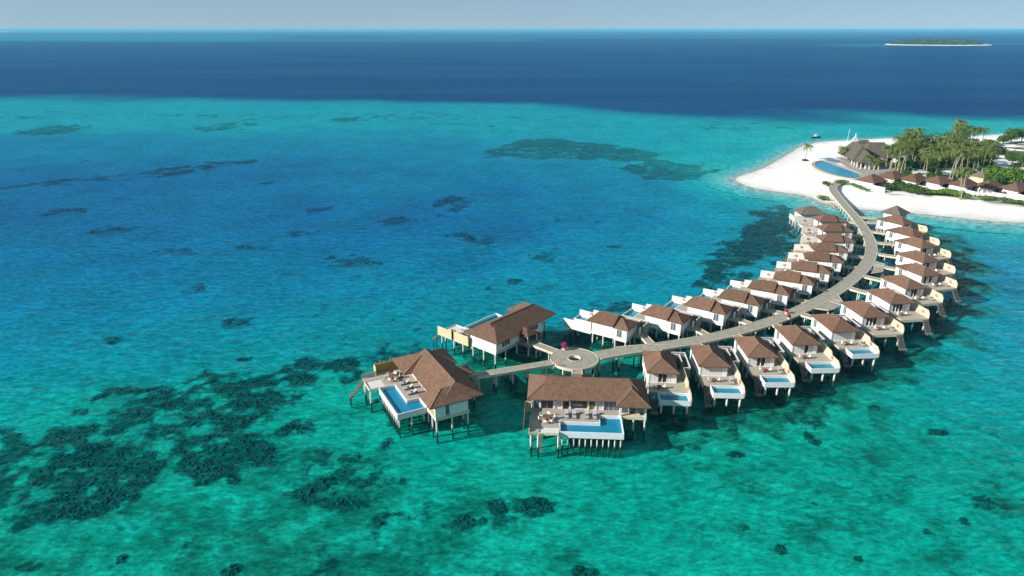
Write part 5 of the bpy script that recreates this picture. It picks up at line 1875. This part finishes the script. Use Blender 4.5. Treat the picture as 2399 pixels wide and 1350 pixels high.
def leafy(rx, ry, rz, n, leaf, seed, lobes=7, z0=0.0):
    """leaf-sized faces spread through several overlapping lobes"""
    rr = random.Random(seed)
    L = []
    for k in range(lobes):
        a = 2 * math.pi * k / lobes + rr.uniform(-.4, .4)
        d = rr.uniform(.25, .68) if k else 0
        L.append((Vector((rx * d * math.cos(a), ry * d * math.sin(a), z0 + rz * rr.uniform(.3, .72))), rr.uniform(.34, .55)))
    mb = MB()
    for _ in range(n):
        c, s = rr.choice(L)
        d = Vector((rr.gauss(0, 1), rr.gauss(0, 1), rr.gauss(0, 1)))
        d.normalize()
        rad = s * rr.uniform(.72, 1.05) ** .7
        p = c + Vector((d.x * rx * rad, d.y * ry * rad, d.z * rz * rad * .85))
        if p.z < z0 - .1:
            p.z = z0 + rr.uniform(0, rz * .2)
        nrm = (d + Vector((rr.gauss(0, .5), rr.gauss(0, .5), rr.gauss(0, .5) + .3))).normalized()
        t = nrm.cross(Vector((rr.gauss(0, 1), rr.gauss(0, 1), rr.gauss(0, 1)))).normalized()
        b = nrm.cross(t)
        sz = leaf * rr.uniform(.6, 1.25)
        mb.add([p - t * sz, p - b * sz * .55, p + t * sz, p + b * sz * .55], [(0, 1, 2, 3)])
    return mb


tree_proto = []
for s, (mat, w, h) in enumerate([('leaf', 5.0, 8.5), ('leaf', 6.0, 10), ('leaf_bright', 5.5, 7.0), ('leaf', 4.0, 6.0)]):
    o = empty('broadleaf_tree')
    tb = MB().tube([(0, 0, -.4), (.15, .1, h * .3), (.1, -.1, h * .6)], [.35, .26, .16], 7)
    for k in range(5):
        a = k * 1.3
        tb.tube([(.12, 0, h * (.28 + .06 * k)), (math.cos(a) * w * .3, math.sin(a) * w * .3, h * (.48 + .06 * k)), (math.cos(a) * w * .55, math.sin(a) * w * .55, h * (.6 + .05 * k))], [.13, .09, .04], 5)
    tb.build('trunk', M['bark'], o)
    leafy(w, w, h * .72, 2600, .34, 200 + s, 9, h * .25).build('crown', M[mat], o)
    tree_proto.append((mat, h, o, [0]))


def tree(u, v, k, scale, label, group):
    p = gpt(u, v)
    mat, h, o, used_ = tree_proto[k]
    t = copy_tree(o) if used_[0] else o
    used_[0] += 1
    t.location = (p.x, p.y, p.z - .05)
    t.scale = (scale, scale, scale * random.uniform(.9, 1.1))
    t.rotation_euler = (0, 0, random.uniform(0, 6.28))
    tag(t, label, 'tree', group)


for u, v, k, sc in [(2118, 362, 1, 1.15), (2142, 360, 1, 1.1), (2105, 372, 0, 1.05), (2190, 362, 1, 1.25), (2178, 372, 0, 1.0), (2212, 368, 1, 1.1), (2232, 362, 1, 1.2), (2160, 388, 0, .8), (2200, 392, 0, .8), (2268, 390, 0, .8), (2240, 392, 0, .8), (2290, 372, 0, .8), (2130, 380, 0, .95), (2150, 370, 1, .95), (2085, 378, 3, 1.0), (2220, 385, 0, .95), (2250, 372, 0, 1.0), (2275, 366, 0, 1.0), (2308, 362, 3, 1.1), (2175, 398, 3, 1.0), (2300, 398, 3, 1.2), (2120, 398, 3, 1.0)]:
    tree(u, v, k, sc, 'dense dark broadleaf tree ' + by_bungalow(u, v), 'broadleaf trees of the grove')
for u, v, k, sc in [(2368, 336, 0, 1.0), (2392, 335, 1, .9), (2350, 338, 3, .9)]:
    tree(u, v, k, sc, 'dark rounded tree on the sand at the far shore of the island', 'trees at the far shore')
for u, v, k, sc in [(2370, 386, 0, .95), (2395, 390, 0, .9)]:
    tree(u, v, k, sc, 'round dark tree beside the small inland pool', 'trees by the inland pool')
for u, v, k, sc in [(2345, 436, 2, 1.25), (2372, 438, 2, 1.2), (2399, 440, 2, 1.2), (2330, 440, 3, 1.0), (2430, 445, 2, 1.2)]:
    tree(u, v, k, sc, 'bright green spreading tree ' + by_bungalow(u, v), 'spreading trees behind the bungalows')

bush_proto = []
for s, (mat, w, h) in enumerate([('leaf', 2.4, 2.2), ('leaf_bright', 2.6, 1.8), ('leaf', 1.7, 1.5)]):
    o = empty('bush')
    MB().tube([(0, 0, -.3), (0, 0, h * .5)], [.12, .05], 5).build('stem', M['bark'], o)
    leafy(w, w, h, 900, .2, 300 + s, 6, .15).build('foliage', M[mat], o)
    bush_proto.append((o, [0]))


def bush(u, v, k, sc, label, group, wide=1.0, z=None):
    p = gpt(u, v, z)
    o, used_ = bush_proto[k]
    t = copy_tree(o) if used_[0] else o
    used_[0] += 1
    t.location = (p.x, p.y, p.z)
    t.scale = (sc * wide, sc, sc)
    t.rotation_euler = (0, 0, random.uniform(-.4, .4))
    tag(t, label, 'bush', group)


HB = 'dense green bush in the hedge between the bungalows and the beach'
for u, v, k, sc in [(2080, 447, 0, 1.3), (2095, 446, 0, 1.6), (2112, 449, 0, 1.7), (2128, 452, 0, 1.5), (2143, 455, 0, 1.5), (2158, 455, 0, 1.3), (2175, 456, 1, 1.1), (2190, 457, 1, 1.1), (2206, 457, 1, 1.1), (2220, 458, 1, 1.4), (2236, 461, 1, 1.4), (2252, 465, 1, 1.3),
                    (2268, 467, 1, 1.1), (2300, 469, 1, .9), (2314, 470, 1, 1.0), (2330, 471, 1, .9), (2352, 474, 1, 1.0), (2370, 477, 1, .9), (2390, 479, 1, .9), (2410, 482, 1, 1.0), (2104, 440, 0, 1.3), (2136, 446, 0, 1.2)]:
    bush(u, v, k, sc, 'green hedge bush ' + by_bungalow(u, v).replace('right behind', 'between beach and'), 'hedge bushes above the beach')
for u, v, k, sc in [(1935, 433, 2, 1.0), (1943, 437, 2, .9), (1968, 433, 1, 1.0), (1976, 431, 1, .9)]:
    bush(u, v, k, sc, 'small green bush at the landing of the jetty', 'bushes at the jetty landing')
bush(1928, 470, 1, 1.0, 'lone bush among rocks on the water side of the jetty', None)
for u, v, k, sc in [(2000, 437, 1, .7), (2008, 441, 1, .8), (2018, 445, 1, .7), (2030, 449, 1, .7)]:
    bush(u, v, k, sc, 'low green planting along the foot of the first bungalow wall', 'low planting by the first bungalow')
UB = 'low dark bush under the palms of the grove'
for k in range(70):
    u, v = random.uniform(2085, 2330), random.uniform(378, 424)
    bush(u, v, random.choice((0, 0, 2)), random.uniform(.7, 1.25), 'low dark bush under the palms ' + by_bungalow(u, v), 'undergrowth bushes of the grove')
for u, v in [(2330, 350), (2344, 352), (2325, 372), (2352, 360)]:
    bush(u, v, 2, 1.3, 'scrubby bush on the sand at the inland edge of the grove', 'scrub at the edge of the grove')

# rocks under the jetty landing
M['rock'] = surf('shore_rock', (0.34, 0.32, 0.28), (0.2, 0.19, 0.17), rough=.9, scale=1.5)
for k in range(26):
    t = k / 25
    u, v = 1930 + 60 * t + random.uniform(-6, 4), 470 + 30 * t + random.uniform(-4, 2)
    p = gpt(u, v)
    o = lump('shore_rock', 'rock', random.uniform(.4, .9), random.uniform(.4, .8), random.uniform(.4, .8), 7, k)
    o.location = (p.x, p.y, max(p.z, -.25) - .1)
    o.rotation_euler = (0, 0, random.uniform(0, 6))
    tag(o, 'grey boulder in the rock bank beside the jetty landing', 'rock', 'boulders beside the jetty landing')

# ---------------------------------------------------------------- far island
a, b_ = at(2093, 107.2, 0), at(2341, 107.2, 0)
cy = a.y
cx = (a.x + b_.x) / 2 * (cy + 90) / cy
fi_w = (b_.x - a.x) / 2
pts = []
for k in range(40):
    t = 2 * math.pi * k / 40
    pts.append((cx + fi_w * math.cos(t), cy + 150 + 160 * math.sin(t) * (1 + .1 * math.sin(3 * t))))
fi = MB()
n = len(pts)
vs = [(p[0], p[1], -1) for p in pts] + [(cx + (p[0] - cx) * .97, cy + 150 + (p[1] - cy - 150) * .9, 2.2) for p in pts]
fi.add(vs, [(i, (i + 1) % n, n + (i + 1) % n, n + i) for i in range(n)] + [tuple(range(n, 2 * n))])
fi.build('far_island', surf('far_sand', (0.75, 0.72, 0.65), rough=.9, scale=.01, coords='World'), None)
tag(bpy.data.objects['far_island'], 'distant low island ringed by white sand', None, None, 'structure')
rr = random.Random(5)
mb = MB()
for k in range(9000):
    t = rr.uniform(0, 6.283)
    r_ = math.sqrt(rr.random())
    x = cx - fi_w * .06 + fi_w * .86 * r_ * math.cos(t)
    y = cy + 150 + 125 * r_ * math.sin(t)
    edge = max(0.0, 1 - r_ ** 6)
    h = (7 + 13 * edge) * (.75 + .5 * float(fbm(np.array([x * .02]), np.array([y * .02]), 2)[0]))
    z = 2 + h * rr.random() ** .5
    s = rr.uniform(1.6, 3.4)
    d = Vector((rr.gauss(0, 1), rr.gauss(0, 1) - .6, rr.gauss(0, 1) + .8)).normalized()
    t1 = d.cross(Vector((rr.gauss(0, 1), rr.gauss(0, 1), rr.gauss(0, 1)))).normalized()
    t2 = d.cross(t1)
    c = Vector((x, y, z))
    mb.add([c - t1 * s, c - t2 * s, c + t1 * s, c + t2 * s], [(0, 1, 2, 3)])
o = mb.build('far_forest', foliage('far_canopy', (0.03, 0.07, 0.018), (0.09, 0.13, 0.035), .2), None)
tag(o, 'dark green forest covering the distant island', 'forest', None, 'stuff')
# islets on the horizon
for k, (u, w, dist, h) in enumerate([(135, 900, 17000, 14), (1120, 2500, 20000, 18), (1820, 3000, 21000, 26), (460, 800, 22000, 10)]):
    x = (u - 1199.5) / F_PX * dist / CP * 1.0
    mb = MB()
    mm = 26
    vs = []
    for i in range(mm):
        t = 2 * math.pi * i / mm
        vs.append((x + w / 2 * math.cos(t), dist + 200 * math.sin(t), -1))
    for i in range(mm):
        t = 2 * math.pi * i / mm
        vs.append((x + w * .46 * math.cos(t), dist + 180 * math.sin(t), h * (.6 + .5 * random.random())))
    mb.add(vs, [(i, (i + 1) % mm, mm + (i + 1) % mm, mm + i) for i in range(mm)] + [tuple(range(mm, 2 * mm))])
    o = mb.build('distant_islet', M['leaf'] if k else bpy.data.materials['far_sand'], None)
    tag(o, 'faint low islet on the horizon', 'islet', 'islets on the horizon', 'structure')

# ---------------------------------------------------------------- coral heads as real lumps on the bed
def coral_lumps(x, y, size, z):
    """many low knobbly domes in one mesh"""
    n = len(x)
    k = 7
    ang = np.linspace(0, 2 * np.pi, k, endpoint=False)
    V = np.zeros((n, 2 * k + 1, 3))
    for ri, (rr_, zz) in enumerate([(1.0, -0.25), (0.68, 0.26)]):
        j = rng.uniform(.72, 1.25, (n, k))
        V[:, ri * k:(ri + 1) * k, 0] = x[:, None] + size[:, None] * rr_ * j * np.cos(ang + ri * .4)
        V[:, ri * k:(ri + 1) * k, 1] = y[:, None] + size[:, None] * rr_ * j * np.sin(ang + ri * .4)
        V[:, ri * k:(ri + 1) * k, 2] = z[:, None] + size[:, None] * zz * rng.uniform(.7, 1.3, (n, k))
    V[:, 2 * k, 0], V[:, 2 * k, 1], V[:, 2 * k, 2] = x, y, z + size * rng.uniform(.32, .52, n)
    base = (np.arange(n) * (2 * k + 1))[:, None, None]
    a = np.arange(k)
    b = (a + 1) % k
    tri = np.concatenate([np.stack([a, b, k + b], -1), np.stack([a, k + b, k + a], -1), np.stack([k + a, k + b, np.full(k, 2 * k)], -1)])
    F = (base + tri[None]).reshape(-1, 3)
    return V.reshape(-1, 3), F


M['coral'] = surf('coral_rock', (0.24, 0.21, 0.14), (0.09, 0.095, 0.075), rough=.95, scale=0.8, spec=0.0, coords='World')
NC = 110000
# candidates spread evenly over the fan of the bed, thinning with distance
th_ = np.tan(rng.uniform(-.70, .72, NC))
yy = np.exp(rng.uniform(math.log(62), math.log(420), NC))
xx = th_ * yy
dep, dp_, _e = bed_depth(xx, yy)
rf = reef_field(xx, yy)
cov = coral_cover(xx, yy, rf)
pick = (cov > 0.72 + rng.uniform(0, .3, NC)) & (dep > 1.0) & (dp_ < .3)
xx, yy, dep = xx[pick], yy[pick], dep[pick]
sz = rng.uniform(.1, .42, len(xx)) * (1 + yy / 400)
sz = np.minimum(sz, (dep - .35) * .9)
V, F = coral_lumps(xx, yy, sz, -dep)
cor = grid_object('coral_reef', V, F, M['coral'], smooth=False)
tag(cor, 'dark knobbly coral growing over the sandy lagoon bed', 'coral', None, 'stuff')

# ---------------------------------------------------------------- sea haze
hz, hn, hl = nodes_of('sea_haze')
ho = hn.new('ShaderNodeOutputMaterial')
hv_ = hn.new('ShaderNodeVolumePrincipled')
hv_.inputs['Color'].default_value = (0.22, 0.68, 1.0, 1)
hv_.inputs['Density'].default_value = 0.00007
hv_.inputs['Anisotropy'].default_value = 0.0
hl.new(hv_.outputs[0], ho.inputs['Volume'])
hb = MB().box(-95000, 95000, -600, 82000, -7, 66).build('haze', hz)
tag(hb, 'thin blue haze over the sea', 'haze', None, 'stuff')
